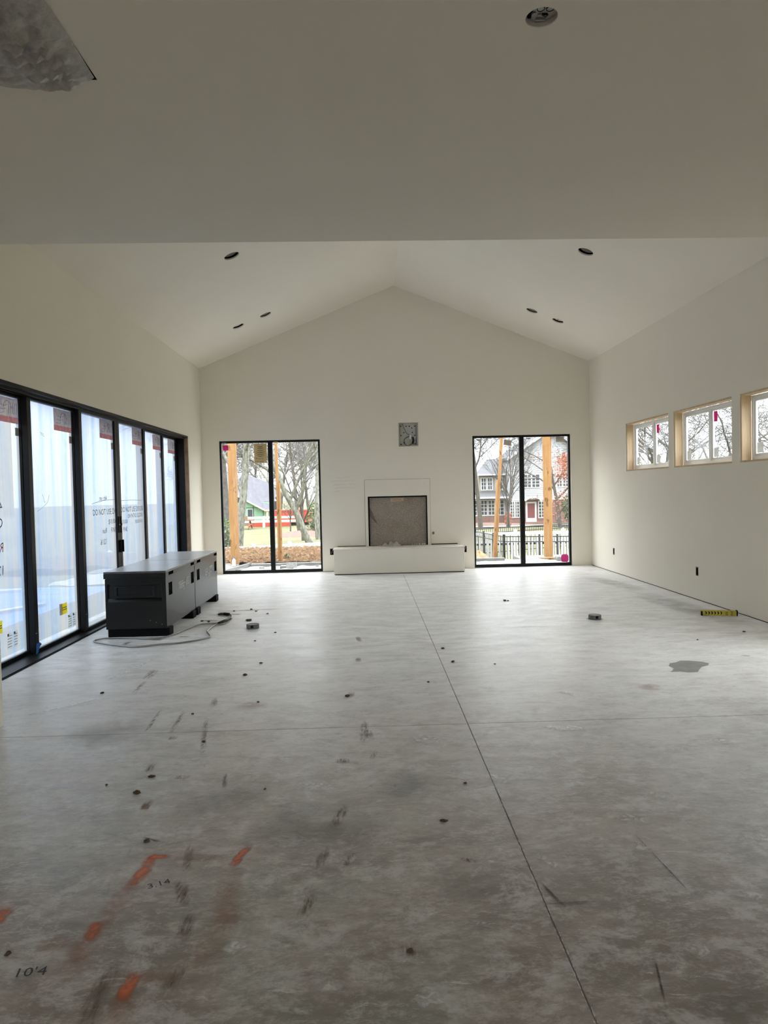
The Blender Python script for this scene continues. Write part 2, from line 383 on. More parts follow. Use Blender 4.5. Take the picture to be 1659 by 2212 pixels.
FX = lambda u, v, w: (w, u, v)     # plate in a plane of constant X: u = y, v = z
FY = lambda u, v, w: (u, w, v)     # plate in a plane of constant Y
FZ = lambda u, v, w: (u, v, w)     # plate in a plane of constant Z

_dg = None
def text(name, body, mt, parent, origin, right, up, size, mirror=False, thick=.0005, shear=0, label=None, align='LEFT'):
    cu = bpy.data.curves.new(name, 'FONT'); cu.body = body; cu.size = size; cu.resolution_u = 2; cu.align_x = align; cu.shear = shear
    ob = bpy.data.objects.new(name, cu); COL.objects.link(ob)
    dg = bpy.context.evaluated_depsgraph_get(); me = bpy.data.meshes.new_from_object(ob.evaluated_get(dg))
    bpy.data.objects.remove(ob); bpy.data.curves.remove(cu)
    r, u = Vector(right).normalized(), Vector(up).normalized(); off = wloc(parent) if parent else Vector((0, 0, 0)); o3 = Vector(origin)
    for vtx in me.vertices:
        x, y = vtx.co.x*(-1 if mirror else 1), vtx.co.y
        vtx.co = o3+r*x+u*y-off
    me.name = name; me.materials.clear(); me.materials.append(M[mt])
    o = bpy.data.objects.new(name, me); COL.objects.link(o); o.parent = parent
    if label: o['label'] = label
    return o

# ------------------------------------------------------------------ room shell
XL, XR, YB = -3.004, 4.118, 13.154          # left wall, right wall, fireplace wall
HE, XP, HP = 3.752, 0.559, 5.185            # eave height, ridge
HC, YH = 3.08, 4.66                         # flat ceiling of the near room, line where it ends
def roof(x): return HE+(HP-HE)*((x-XL)/(XP-XL) if x < XP else (XR-x)/(XR-XP))

floor = thing('floor', (0, 0, 0), 'dusty grey concrete slab floor with saw-cut joints, mud smears and paint marks', kind='structure')
box('slab_bed', 'joint', floor, -4.25, 5.25, -4.2, 13.4, -.2, -.025)
G = .0022
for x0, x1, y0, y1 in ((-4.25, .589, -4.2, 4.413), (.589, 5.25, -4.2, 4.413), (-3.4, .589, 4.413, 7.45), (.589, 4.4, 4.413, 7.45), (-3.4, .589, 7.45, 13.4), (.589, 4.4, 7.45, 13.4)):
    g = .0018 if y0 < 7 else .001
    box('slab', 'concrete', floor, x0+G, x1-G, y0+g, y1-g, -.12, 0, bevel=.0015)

random.seed(77); ch = MB()
for i in range(150):
    y = 1.6+random.random()**1.3*2.4; x = .589+random.choice((-1, 1))*(G+random.uniform(.0005, .0025)); w = random.uniform(.0012, .003); L = random.uniform(.006, .03)
    ch.add([(x-w, y, .0006), (x+w, y+L*.2, .0006), (x+w*.6, y+L, .0006), (x-w*.8, y+L*.8, .0006)], [(0, 1, 2, 3)])
o = ch.build('chipped_edge', 'plasterdust', floor, fix=False); tag(o, 'pale chipped edge of the joint', kind='stuff')
wb = MB().plate([XL-.26, XP, XR+.18], [0, 3.0, 9], [(-2.684, -.853, 0, 2.43), (1.944, 3.752, 0, 2.43), (0.0, 1.088, .44, 1.36), (.59, .952, 2.262, 2.698)], YB, YB+.16, FY,
                top=lambda x: roof(min(max(x, XL), XR))+.05).build('wall_back', 'wall')
tag(wb, 'white gable end wall with fireplace between two black framed glass doors', kind='structure')
wl = MB().plate([YH-.02, YB], [0, 3.86], [(5.65, 12.2, 0, 2.456)], XL-.26, XL, FX).build('wall_left', 'wall'); tag(wl, 'white side wall above the wide black sliding door', kind='structure')
WIN = [(9.722, 11.335), (8.018, 9.56), (6.34, 7.847)]; WZ0, WZ1 = 1.683, 2.436
wr = MB().plate([YH-.02, YB], [0, 3.86], [(a, b, WZ0, WZ1) for a, b in WIN]+[(4.95, 6.15, 0, 2.43)], XR, XR+.18, FX).build('wall_right', 'wall'); tag(wr, 'white side wall with three small high windows', kind='structure')  # door hole at the near end is added, out of view, for daylight

o = MB().box(XR-.004, XR, 6.2, YB, .0005, .007).build('trim_2', 'gap'); tag(o, 'dark gap under the drywall along the right wall', kind='structure')
o = MB().box(-.853, -.64, YB-.004, YB, .0005, .006).build('trim_3', 'gap'); tag(o, 'dark gap under the drywall left of the hearth', kind='structure')
def slope(side):
    sx = XL if side == 'l' else XR; L = math.hypot(XP-sx, HP-HE); du = Vector((XP-sx, 0, HP-HE)).normalized()
    nrm = Vector((-du.z, 0, du.x)) if side == 'l' else Vector((du.z, 0, -du.x))
    if nrm.z < 0: nrm = -nrm
    return (lambda u, v, w: tuple(Vector((sx, v, HE))+du*u+nrm*w)), L, du, nrm
LIGHTS = {'l': [(-1.57, 8.771), (-1.57, 11.655), (-2.01, 11.655)], 'r': [(2.723, 8.774), (2.723, 11.635), (3.142, 11.635)]}
HR = .095
for side, nm, lb in (('l', 'ceiling_left', 'white sloping ceiling plane on the sliding door side'), ('r', 'ceiling_right', 'white sloping ceiling plane on the high window side')):
    fm, L, du, nrm = slope(side); sx = XL if side == 'l' else XR
    cs = [(abs(x-sx)/abs(du.x), y, HR) for x, y in LIGHTS[side]]
    o = MB().plate([-.15, L], [YH+.0, YB+.1], [], 0, .04, fm, circles=cs).build(nm, 'wall'); tag(o, lb, kind='structure')
# header wall above the opening, on the vaulted side, and the returns beside the opening
hd = MB()
def slant(x): return 4.66+(x+2.39)*.0165
poly = [(-4.2, HC+.03), (5.2, HC+.03), (5.2, 3.9), (XR, HE+.04), (XP, HP+.04), (XL, HE+.04), (-4.2, 3.9)]
hd.add([(x, slant(x)-.16, z) for x, z in poly]+[(x, slant(x), z) for x, z in poly], [tuple(range(7)), tuple(range(13, 6, -1))]+[(i, (i+1) % 7, 7+(i+1) % 7, 7+i) for i in range(7)])
o = hd.build('wall_header', 'wall'); tag(o, 'drywall header face above the wide opening to the vaulted room', kind='structure')
o = MB().box(-4.2, -2.392, 4.50, 4.66, 0, HC).build('wall_return_left', 'wall'); tag(o, 'narrow drywall return at the left edge of the opening', kind='structure')
o = MB().box(3.72, 5.2, 4.56, 4.74, 0, HC).build('wall_return_right', 'wall'); tag(o, 'drywall return at the right side of the opening', kind='structure')
VENT = (-1.66, -1.012, 2.16, 2.862); JB = (.639, 2.513, .055)
cl = MB().plate([-4.2, 5.2], [-4.2, 4.52], [VENT], HC, HC+.03, FZ, circles=[JB])
o = cl.build('ceiling', 'wall'); tag(o, 'flat white drywall ceiling of the near room', kind='structure')
o = MB().add([(-4.2, 4.52, HC), (5.2, 4.52, HC), (5.2, slant(5.2), HC), (-4.2, slant(-4.2), HC), (-4.2, 4.52, HC+.03), (5.2, 4.52, HC+.03), (5.2, slant(5.2)-.01, HC+.03), (-4.2, slant(-4.2)-.01, HC+.03)],
             [(0, 1, 2, 3), (4, 5, 6, 7), (0, 1, 5, 4), (1, 2, 6, 5), (2, 3, 7, 6), (3, 0, 4, 7)]).build('trim_1', 'wall'); tag(o, 'drywall edge where the flat ceiling meets the vault', kind='structure')
NR_ = (-2.6, 3.0, .0, 2.45)  # rear wall opening added out of view to bring in fill daylight
o = MB().box(-4.36, -4.2, -4.2, 4.66, 0, 3.3).build('wall_near_left', 'wall'); tag(o, 'white left wall of the near room', kind='structure')
o = MB().box(5.2, 5.36, -4.2, 4.8, 0, 3.3).build('wall_near_right', 'wall'); tag(o, 'white right wall of the near room', kind='structure')
o = MB().plate([-4.36, 5.36], [0, 3.3], [NR_], -4.36, -4.2, FY).build('wall_rear', 'wall'); tag(o, 'white rear wall of the near room', kind='structure')
def added_glazing(n, fm, u0, u1, z1, w, k, label):
    t_ = thing('window_%d' % n, fm((u0+u1)/2, 0, w), label, kind='structure'); L = (u1-u0)/k
    MB().plate([u0, u1], [0.002, z1], [(u0+L*i+.04, u0+L*(i+1)-.04, .06, z1-.05) for i in range(k)], w-.03, w+.03, fm).build('frame', 'black', t_)
    for i in range(k): MB().add([fm(u0+L*i+.04, .06, w), fm(u0+L*(i+1)-.04, .06, w), fm(u0+L*(i+1)-.04, z1-.05, w), fm(u0+L*i+.04, z1-.05, w)], [(0, 1, 2, 3)]).build('pane', 'glass', t_)
added_glazing(7, FX, 4.95, 6.15, 2.43, XR+.09, 1, 'black framed glass door added unseen in the right wall to let in daylight')  # unseen door, added to brighten the vaulted room
added_glazing(6, FY, NR_[0], NR_[1], NR_[3], -4.28, 5, 'black framed glass doors added behind the camera to let in daylight')  # unseen doors, added as a daylight source behind the camera
o = MB().box(-4.3, 5.3, -4.3, 4.6, HC+.25, HC+.3).build('attic_deck', 'wall'); tag(o, 'wooden deck above the flat ceiling', kind='structure')

# ------------------------------------------------------------------ floor marks (parts of the floor)
def mark(mt, pts, w, name, z=.0012):
    """soft-edged flat mark along a floor path; w half widths"""
    pts = [Vector((p[0], p[1], 0)) for p in pts]
    if len(pts) == 1: pts = [pts[0]+Vector((0, -w*1.2, 0)), pts[0]+Vector((0, w*1.2, 0))]
    k = len(pts); vs = []; uv = []; tot = sum((pts[i+1]-pts[i]).length for i in range(k-1)); acc = 0
    for i, p in enumerate(pts):
        d = (pts[min(i+1, k-1)]-pts[max(i-1, 0)]).normalized(); n = Vector((-d.y, d.x, 0))
        if i: acc += (p-pts[i-1]).length
        for s_, vv in ((-1, 0), (1, 1)):
            q = p+n*(s_*w); vs.append((q.x, q.y, z)); uv.append((acc/tot, vv))
    fs = [(2*i, 2*i+1, 2*i+3, 2*i+2) for i in range(k-1)]
    me = bpy.data.meshes.new(name); me.from_pydata(vs, [], fs); ul = me.uv_layers.new()
    for lp in me.loops: ul.data[lp.index].uv = uv[lp.vertex_index]
    me.materials.append(M[mt]); o = bpy.data.objects.new(name, me); COL.objects.link(o); o.parent = floor; return o
zz = [.0012]
def mk(mt, pts, w, name):
    zz[0] += .00004; return mark(mt, pts, w, name, zz[0])
for pts, w in ([(-.925, 2.93), (-.90, 2.80), (-.93, 2.62)], .035), ([(-.94, 2.885), (-.82, 2.88)], .024), ([(-.57, 2.76), (-.55, 2.86), (-.52, 2.97)], .026), ([(-.965, 2.46), (-.95, 2.33)], .032), \
              ([(-.735, 2.20), (-.75, 2.10), (-.745, 2.03)], .03), ([(-1.32, 2.57), (-1.335, 2.44)], .05): mk('d_orange', pts, w, 'paint_mark')
for pts, w in ([(-.92, 2.75), (-.935, 2.5), (-.96, 2.3), (-.93, 2.08)], .05), ([(-.84, 2.87), (-.58, 2.86)], .03), ([(-.58, 2.85), (-.52, 2.45), (-.56, 2.15)], .06), ([(-1.0, 2.36), (-1.12, 2.30)], .05), \
              ([(-.75, 2.1), (-.72, 1.95)], .05), ([(-.95, 4.95), (-.7, 4.92)], .09), ([(1.9, 5.1), (2.1, 5.08)], .10), ([(-.73, 2.15), (-.60, 2.14)], .03): mk('d_faint', pts, w, 'faded_paint_mark')
for pts, w in ([(-.775, 2.99), (-.735, 2.74)], .025), ([(-.75, 2.72), (-.68, 2.50)], .03), ([(-.66, 2.50), (-.635, 2.30)], .032), ([(-.80, 2.24), (-.83, 2.10), (-.80, 1.90)], .04), ([(-1.20, 3.93), (-1.195, 3.76)], .03), \
              ([(-1.075, 3.45), (-1.08, 3.30)], .028), ([(-.99, 3.73), (-1.0, 3.66)], .045), ([(-1.22, 4.35), (-1.205, 4.27)], .04), ([(-.17, 3.90), (-.17, 3.81)], .05), ([(-.13, 3.32), (-.19, 3.06)], .03), \
              ([(-.19, 2.93), (-.24, 2.72)], .028), ([(-.23, 2.58), (-.26, 2.42)], .03), ([(-.60, 2.22), (-.635, 2.05)], .03), ([(-1.82, 6.05), (-1.80, 5.70)], .05), ([(-1.79, 5.70), (-1.77, 5.30)], .025), \
              ([(-.05, 4.55), (-.06, 4.10)], .03), ([(-.03, 4.35), (-.02, 4.2)], .03), ([(.32, 2.79), (.41, 2.75)], .02), ([(-1.1, 4.75), (-1.0, 4.2), (-.95, 3.95)], .02), ([(-1.28, 4.9), (-1.24, 4.35)], .02), \
              ([(-1.12, 5.15), (-1.1, 4.9)], .03), ([(-.09, 2.87), (-.14, 2.70)], .015), ([(-1.45, 4.95), (-1.40, 4.35)], .015), ([(.06, 2.25), (.13, 2.2)], .025), ([(.02, 4.0), (-.02, 3.85)], .02), ([(-.78, 3.75), (-.74, 3.5)], .015): mk('d_brown', pts, w, 'mud_smear')
for pts, w in ([(-2.25, 7.32), (-2.10, 7.28)], .05), ([(-2.42, 7.25), (-2.44, 7.05)], .04), ([(-.15, 5.2), (-.15, 5.05)], .03), ([(-2.0, 7.42), (-1.85, 7.4)], .03), ([(-.12, 6.3), (-.11, 6.1)], .03), ([(-.14, 7.2), (-.1, 6.9)], .03), ([(-1.09, 3.40), (-1.07, 3.32)], .02): mk('d_rust', pts, w, 'rust_stain')
for pts, w in ([(.60, 2.62), (.63, 2.50), (.66, 2.42)], .008), ([(.57, 2.455), (.78, 2.46)], .007), ([(-1.9, 8.95), (-1.1, 9.05)], .02), ([(-1.95, 8.35), (-1.75, 8.3)], .05), ([(1.08, 2.95), (1.12, 2.45)], .004), \
              ([(3.11, 5.95), (3.19, 5.92)], .012), ([(.85, 2.15), (.80, 1.95)], .005), ([(-1.75, 8.7), (-1.55, 8.72)], .03), ([(-1.0, 3.05), (-.9, 3.0)], .01), ([(2.36, 7.78), (2.56, 7.78)], .08): mk('d_dark', pts, w, 'dark_scuff')
random.seed(5)
for pts, w in ([(-1.95, 6.6), (-2.0, 6.1), (-2.15, 5.6)], .02), ([(-1.98, 6.3), (-2.12, 5.75)], .015), ([(-.9, 2.2), (-.88, 2.13)], .03), ([(1.0, 2.85), (1.15, 2.8)], .05), ([(1.05, 3.1), (1.2, 3.05)], .07), ([(1.28, 3.3), (1.42, 3.28)], .06), \
              ([(.62, 2.85), (.74, 2.6)], .025), ([(.3, 2.6), (.45, 2.75), (.55, 2.72)], .02), ([(1.6, 3.9), (1.75, 3.85)], .04), ([(1.9, 4.0), (2.05, 3.95)], .05), ([(.55, 3.6), (.7, 3.5)], .06), ([(1.3, 5.1), (1.45, 4.9)], .02), \
              ([(-.5, 2.3), (-.42, 2.26)], .05), ([(-.2, 2.1), (-.1, 2.06)], .05), ([(.1, 2.0), (.2, 2.02)], .06), ([(-2.4, 4.75), (-1.9, 5.3)], .015), ([(.80, 5.22), (.92, 5.2)], .05), ([(.95, 2.2), (1.05, 2.15)], .05), \
              ([(1.25, 2.5), (1.4, 2.42)], .05), ([(1.5, 2.9), (1.62, 2.85)], .04), ([(-.45, 3.55), (-.2, 3.5)], .08), ([(.2, 4.2), (.45, 4.1)], .09), ([(1.0, 4.3), (1.3, 4.25)], .06): mk('d_white', pts, w, 'plaster_smear')
for pts, w in ([(-.6, 3.2), (.1, 3.0)], .25), ([(.2, 2.65), (.5, 2.55)], .15), ([(0, 3.6), (.3, 3.4)], .22), ([(-.9, 3.5), (-.5, 3.3)], .3), ([(.9, 2.0), (1.1, 1.9)], .15), ([(-1.9, 4.6), (-1.4, 4.3)], .3), ([(3.6, 9.6), (3.85, 7.0)], .25), ([(3.5, 11.6), (3.75, 9.7)], .22): mk('d_green', pts, w, 'faint_stain')
# damp patch with an outline of its own
wp = [(2.32, 5.49), (2.40, 5.50), (2.45, 5.465), (2.53, 5.47), (2.57, 5.54), (2.63, 5.62), (2.70, 5.66), (2.735, 5.72), (2.71, 5.78), (2.62, 5.83), (2.55, 5.84), (2.50, 5.79), (2.43, 5.76), (2.39, 5.68), (2.395, 5.60), (2.36, 5.54)]
o = MB().add([(x_, y_, .0013) for x_, y_ in wp], [tuple(range(len(wp)))]).build('damp_patch', simple('damp_concrete', (.25, .245, .22), .55, var=.15, scale=9), floor); o['label'] = 'dark grey damp patch'
text('floor_writing', '10\'4', 'ink', floor, (-1.12, 2.17, .0035), (1, .08, 0), (-.2, 1, 0), .06, label='black marker figures')
text('floor_writing', '3.14', 'ink', floor, (-.85, 2.64, .0035), (1, .5, 0), (-.5, 1, 0), .05, label='small pencil figures')

# ------------------------------------------------------------------ sliding glass door, left wall
door = thing('door_1', (XL, 8.92, 0), 'wide black framed six panel sliding glass door with cloudy protective film', kind='structure')
fr = MB()
MB().box(XL-.26, XL-.005, 5.65, 12.2, 2.425, 2.456).build('head_track', 'black', door)
for dx in (-.055, -.115, -.175): MB().box(XL+dx-.006, XL+dx, 5.65, 12.2, 2.40, 2.426).build('head_rail', 'black', door)
MB().box(XL-.26, XL+.006, 5.65, 12.2, -.01, .012).build('sill_track', 'black', door)
MB().box(XL+.006, XL+.022, 5.65, 12.2, .0, .006).build('sill_lip', 'blackm', door)
MB().box(XL-.26, XL-.065, 12.165, 12.198, .012, 2.425).build('jamb', 'black', door)
MB().box(XL-.26, XL-.01, 5.652, 5.685, .012, 2.425).build('jamb', 'black', door)
MB().box(XL-.064, XL-.004, 12.17, 12.199, .0, 2.42).build('wood_buck', 'buck', door)['label'] = 'rough pale lumber edge'
PX = {1: -.205, 2: -.145, 3: -.085, 4: -.085, 5: -.145, 6: -.205}
PY = {1: (5.66, 6.80), 2: (6.715, 7.84), 3: (7.755, 8.915), 4: (8.92, 10.04), 5: (9.965, 11.15), 6: (11.08, 12.165)}
ST = .078
def sticker(name, mt, parent, x, y0, y1, z0, z1, label=None, th=.0012, skew=0):
    o = MB().add([(x, y0, z0), (x, y1, z0+skew), (x, y1, z1+skew), (x, y0, z1)], [(0, 1, 2, 3)]).build(name, mt, parent)
    if label: o['label'] = label
    return o
def squig(name, mt, parent, pts, r, x):
    return MB().tube([(x, p[0], p[1]) for p in pts], r, 4).build(name, mt, parent)
random.seed(3)
PANEL = {}
for k in range(1, 7):
    x = XL+PX[k]; y0, y1 = PY[k]; z0, z1 = .014, 2.415
    gy0, gy1, gz0, gz1 = y0+ST, y1-ST, .05, 2.385
    p = MB().plate([y0, y1], [z0, z1], [(gy0, gy1, gz0, gz1)], x-.025, x+.025, FX).build('door_panel', 'black', door, bevel=.003)
    PANEL[k] = p
    g = MB().add([(x, gy0, gz0), (x, gy1, gz0), (x, gy1, gz1), (x, gy0, gz1)], [(0, 1, 2, 3)]).build('pane', 'film', p); g['label'] = 'glass pane under cloudy film'
    xs = x+.002; w = .42 if k < 4 else .40; sy1 = gy1-.01
    s0, s1 = gz1-.235, gz1-.01
    st = sticker('sticker', 'brownfilm', p, xs, sy1-w, sy1, s0+.055, s1, 'brown sticker with line drawing')
    sticker('sticker_band', 'redband', p, xs, sy1-w, sy1, s0, s0+.055, 'dull red printed band')
    sticker('tag', 'greylabel', p, xs, gy1-.07, gy1-.003, s0-.11, s0-.035)
    # crude line drawing of an open hand
    hc = (sy1-w*.45, s0+.13); dr = []
    for q in range(14): a = math.pi*q/13; dr.append((hc[0]-.07*math.cos(a), hc[1]+.065*math.sin(a)))
    squig('hand_drawing', 'ink', p, dr, .0016, xs+.002)
    for q in range(3):
        a0 = (sy1-w*(.9-.07*q), s0+.08+.035*q); squig('print_line', 'ink', p, [(a0[0], a0[1]), (a0[0]+.08, a0[1]-.004), (a0[0]+.13, a0[1]+.01)], .0014, xs+.002)
    for q in range(5):
        yy = sy1-w*.42+.035*q; squig('print_line', 'ink', p, [(yy, s0+.08), (yy+.015, s0+.14+.012*q % .04), (yy+.008, s0+.19)], .0013, xs+.002)
    if k <= 2:
        yy, zy = (6.16, .30) if k == 1 else (7.36, .27)
        sticker('label_backing', 'paper', p, xs, yy-.05, yy+.02, zy, zy+.115, None, skew=.0)
        sticker('yellow_label', 'yellow', p, xs+.0012, yy, yy+.13, zy, zy+.11, 'yellow warning label')
        for q in range(2): sticker('print_line', 'ink', p, xs+.0026, yy+.012, yy+.12, zy+.042+.02*q, zy+.05+.02*q, th=.0004)
        wy, wz = (6.36, .13) if k == 1 else (7.50, .10)
        for q, (a, b) in enumerate(((0, .10), (.115, .20))):
            sticker('white_label', 'labelw', p, xs, wy+a, wy+b, wz, wz+.15, 'white printed spec label')
            for r_ in range(5): sticker('print_line', 'ink', p, xs+.0016, wy+a+.012, wy+b-.012, wz+.02+.024*r_, wz+.025+.024*r_, th=.0004)
            sticker('print_block', 'ink', p, xs+.0016, wy+a+.01, wy+a+.04, wz+.122, wz+.14, th=.0004)
xt = XL+PX[3]+.004; T3 = PANEL[3]; T4 = PANEL[4]; T1 = PANEL[1]
RY, UZ = (0, 1, 0), (0, 0, 1)
text('writing', 'DO NOT USE DOOR', 'ink', T3, (xt, 8.115, 1.255), RY, (0, -.06, 1), .098, label='black handwriting on film')
text('writing', '$10,000', 'ink', T3, (xt, 8.595, 1.14), RY, UZ, .08); text('writing', 'FINE', 'ink', T3, (xt, 8.665, 1.035), RY, UZ, .085)
text('writing', '4th set', 'ink', T3, (xt, 8.56, 1.42), RY, (0, .1, 1), .085, mirror=True); text('writing', 'Rain', 'ink', T3, (xt, 8.53, 1.04), RY, (0, .1, 1), .085, mirror=True); text('writing', '12/16', 'ink', T3, (xt, 8.52, .91), RY, (0, .1, 1), .09, mirror=True)
squig('writing_rule', 'ink', T3, [(8.10, 1.385), (8.2, 1.40), (8.5, 1.425), (8.83, 1.43)], .0022, xt)
text('writing', 'DO NOT USE DOOR', 'ink', T4, (xt, 9.03, 1.265), RY, UZ, .095); text('writing', 'OR PATIO SLIDER', 'ink', T4, (xt, 9.28, 1.185), RY, UZ, .076); text('writing', 'RESIDENCE', 'ink', T4, (xt, 9.57, 1.11), RY, UZ, .06)
text('writing', '$10,000', 'ink', T4, (xt, 9.03, 1.12), RY, UZ, .075); text('writing', 'FINE', 'ink', T4, (xt, 9.09, 1.02), RY, UZ, .08)
squig('writing_rule', 'ink', T4, [(9.04, 1.41), (9.5, 1.415), (9.86, 1.405)], .0022, xt)
x1 = XL+PX[1]+.004
for s_, z_, mt_ in (('4th set', 1.36, 'ink'), ('Quad', 1.215, 'ink'), ('Rain', 1.0, 'redink'), ('12/16', .80, 'ink')): text('writing', s_, mt_, T1, (x1, 6.36, z_), RY, (0, .12, 1), .12, mirror=True)
x2 = XL+PX[2]+.004
squig('scratch', 'white', PANEL[2], [(6.9, 1.34), (7.0, 1.37), (7.12, 1.42), (7.17, 1.5)], .0018, x2); squig('scratch', 'white', PANEL[2], [(7.02, 1.5), (7.06, 1.42), (7.1, 1.44)], .0015, x2)
squig('scratch', 'ink', PANEL[2], [(7.02, 2.10), (7.1, 2.085)], .0015, x2); squig('scratch', 'ink', PANEL[2], [(7.03, 2.085), (7.11, 2.065)], .0015, x2)
# handles on the meeting stiles
for k, yy in ((3, 8.875), (4, 8.955)):
    xh = XL+PX[k]+.025
    MB().box(xh, xh+.006, yy-.014, yy+.014, 1.02, 1.22).build('escutcheon', 'blackm', PANEL[k])
    MB().box(xh, xh+.03, yy-.011, yy+.011, .78, .93).build('pull_handle', 'blackm', PANEL[k], bevel=.004)
    MB().lathe([(.009, 0), (.009, .012), (.004, .014)], (xh+.006, yy, 1.12), 12, (1, 0, 0)).build('thumb_turn', 'steel', PANEL[k])
for k in (1, 2):
    MB().box(XL+PX[k+1]+.0255, XL+PX[k+1]+.0275, PY[k+1][0]+.01, PY[k+1][0]+.04, .20, .206).build('roller_screw', 'steel', PANEL[k+1])
tp = MB().add([(XL+PX[2]+.027, 6.715, .005), (XL+PX[2]+.028, 6.745, .005), (XL+PX[2]+.030, 6.775, .06), (XL+PX[2]+.030, 6.83, .085), (XL+PX[2]+.029, 6.79, .11), (XL+PX[2]+.027, 6.73, .105)], [(0, 1, 2, 3, 4, 5)])
tp = tp.build('painters_tape', 'tape'); sm = tp.modifiers.new('thick', 'SOLIDIFY'); sm.thickness = .0015; tag(tp, 'torn strip of blue tape on the sliding door bottom rail', 'tape')

# ------------------------------------------------------------------ glass doors either side of the fireplace
def back_window(n, x0, x1, label):
    w = thing('window_%d' % n, ((x0+x1)/2, YB, 0), label, kind='structure')
    xm = (x0+x1)/2+.005; y0, y1 = YB+.03, YB+.10; f = .035
    MB().plate([x0+.003, x1-.003], [0.002, 2.427], [(x0+f, xm-.042, .045, 2.39), (xm+.042, x1-f, .045, 2.39)], y0, y1, FY).build('frame', 'black', w, bevel=.003)
    for a, b in ((x0+f, xm-.042), (xm+.042, x1-f)):
        g = MB().add([(a, YB+.06, .045), (b, YB+.06, .045), (b, YB+.06, 2.39), (a, YB+.06, 2.39)], [(0, 1, 2, 3)]).build('pane', 'glass', w)
        box('glazing_bead', 'black', w, a, b, y0-.006, y0, .045, .06)
    return w, xm
w1, m1 = back_window(1, -2.684, -.853, 'black framed two pane glass door between the sliding door and the fireplace')
w2, m2 = back_window(2, 1.944, 3.752, 'black framed two pane glass door on the right of the fireplace')
YG = YB+.055
def gsticker(w, name, mt, x0, x1, z0, z1, label=None, tilt=0, y=YG):
    c = ((x0+x1)/2, (z0+z1)/2); P = []
    for x, z in ((x0, z0), (x1, z0), (x1, z1), (x0, z1)):
        dx, dz = x-c[0], z-c[1]; P.append((c[0]+dx*math.cos(tilt)-dz*math.sin(tilt), c[1]+dx*math.sin(tilt)+dz*math.cos(tilt)))
    o = MB().add([FY(u_, v_, y) for u_, v_ in P], [(0, 1, 2, 3)]).build(name, mt, w)
    if label: o['label'] = label
    return o
gsticker(w1, 'sticker', 'pink', -2.625, -2.525, 2.26, 2.355, 'magenta square sticker', .03)
ks = gsticker(w1, 'sticker', 'kraft', -2.06, -1.83, 2.02, 2.37, 'brown card label with dark arcs and lettering')
for q in range(6):
    zc = 2.335-q*.034; hw = .05+.012*q if q < 4 else .085-.01*(q-4)
    MB().tube([(-1.945-hw+2*hw*i/8, YG-.001, zc-.022*math.sin(math.pi*i/8)) for i in range(9)], [.002+.0045*math.sin(math.pi*i/8) for i in range(9)], 5).build('printed_arc', 'ink', ks)
text('lettering', 'AULII2', 'ink', ks, (-2.04, YG-.001, 2.085), (1, 0, 0), UZ, .052); text('lettering', 'TEEI 2NN', 'ink', ks, (-2.045, YG-.001, 2.035), (1, 0, 0), UZ, .038)
gsticker(w1, 'spec_label', 'paper', -2.03, -1.93, .075, .115); gsticker(w1, 'spec_label', 'paper', -1.53, -1.33, .08, .19); gsticker(w1, 'spec_label', 'paper', -.99, -.93, .09, .13)
gsticker(w1, 'spec_label', 'paper', -2.64, -2.56, 2.398, 2.404, y=YB+.028); gsticker(w1, 'spec_label', 'paper', -1.70, -1.62, 2.398, 2.404, y=YB+.028)
gsticker(w2, 'spec_label', 'greylabel', 2.03, 2.10, 2.345, 2.372); gsticker(w2, 'spec_label', 'greylabel', 2.53, 2.67, 2.245, 2.345, 'taupe label stuck on crooked', -.16)
gsticker(w2, 'spec_label', 'greylabel', 3.50, 3.65, 2.29, 2.385, 'taupe rectangular label'); gsticker(w2, 'spec_label', 'greylabel', 2.95, 3.03, 2.352, 2.374)
o = MB().prism([(3.63+.07*math.copysign(abs(math.cos(a))**.6, math.cos(a)), .135+.075*math.copysign(abs(math.sin(a))**.6, math.sin(a))) for a in [2*math.pi*i/24 for i in range(24)]], FY, YG, YG+.002).build('sticker', 'pink2', w2); o['label'] = 'round hot pink sticker'

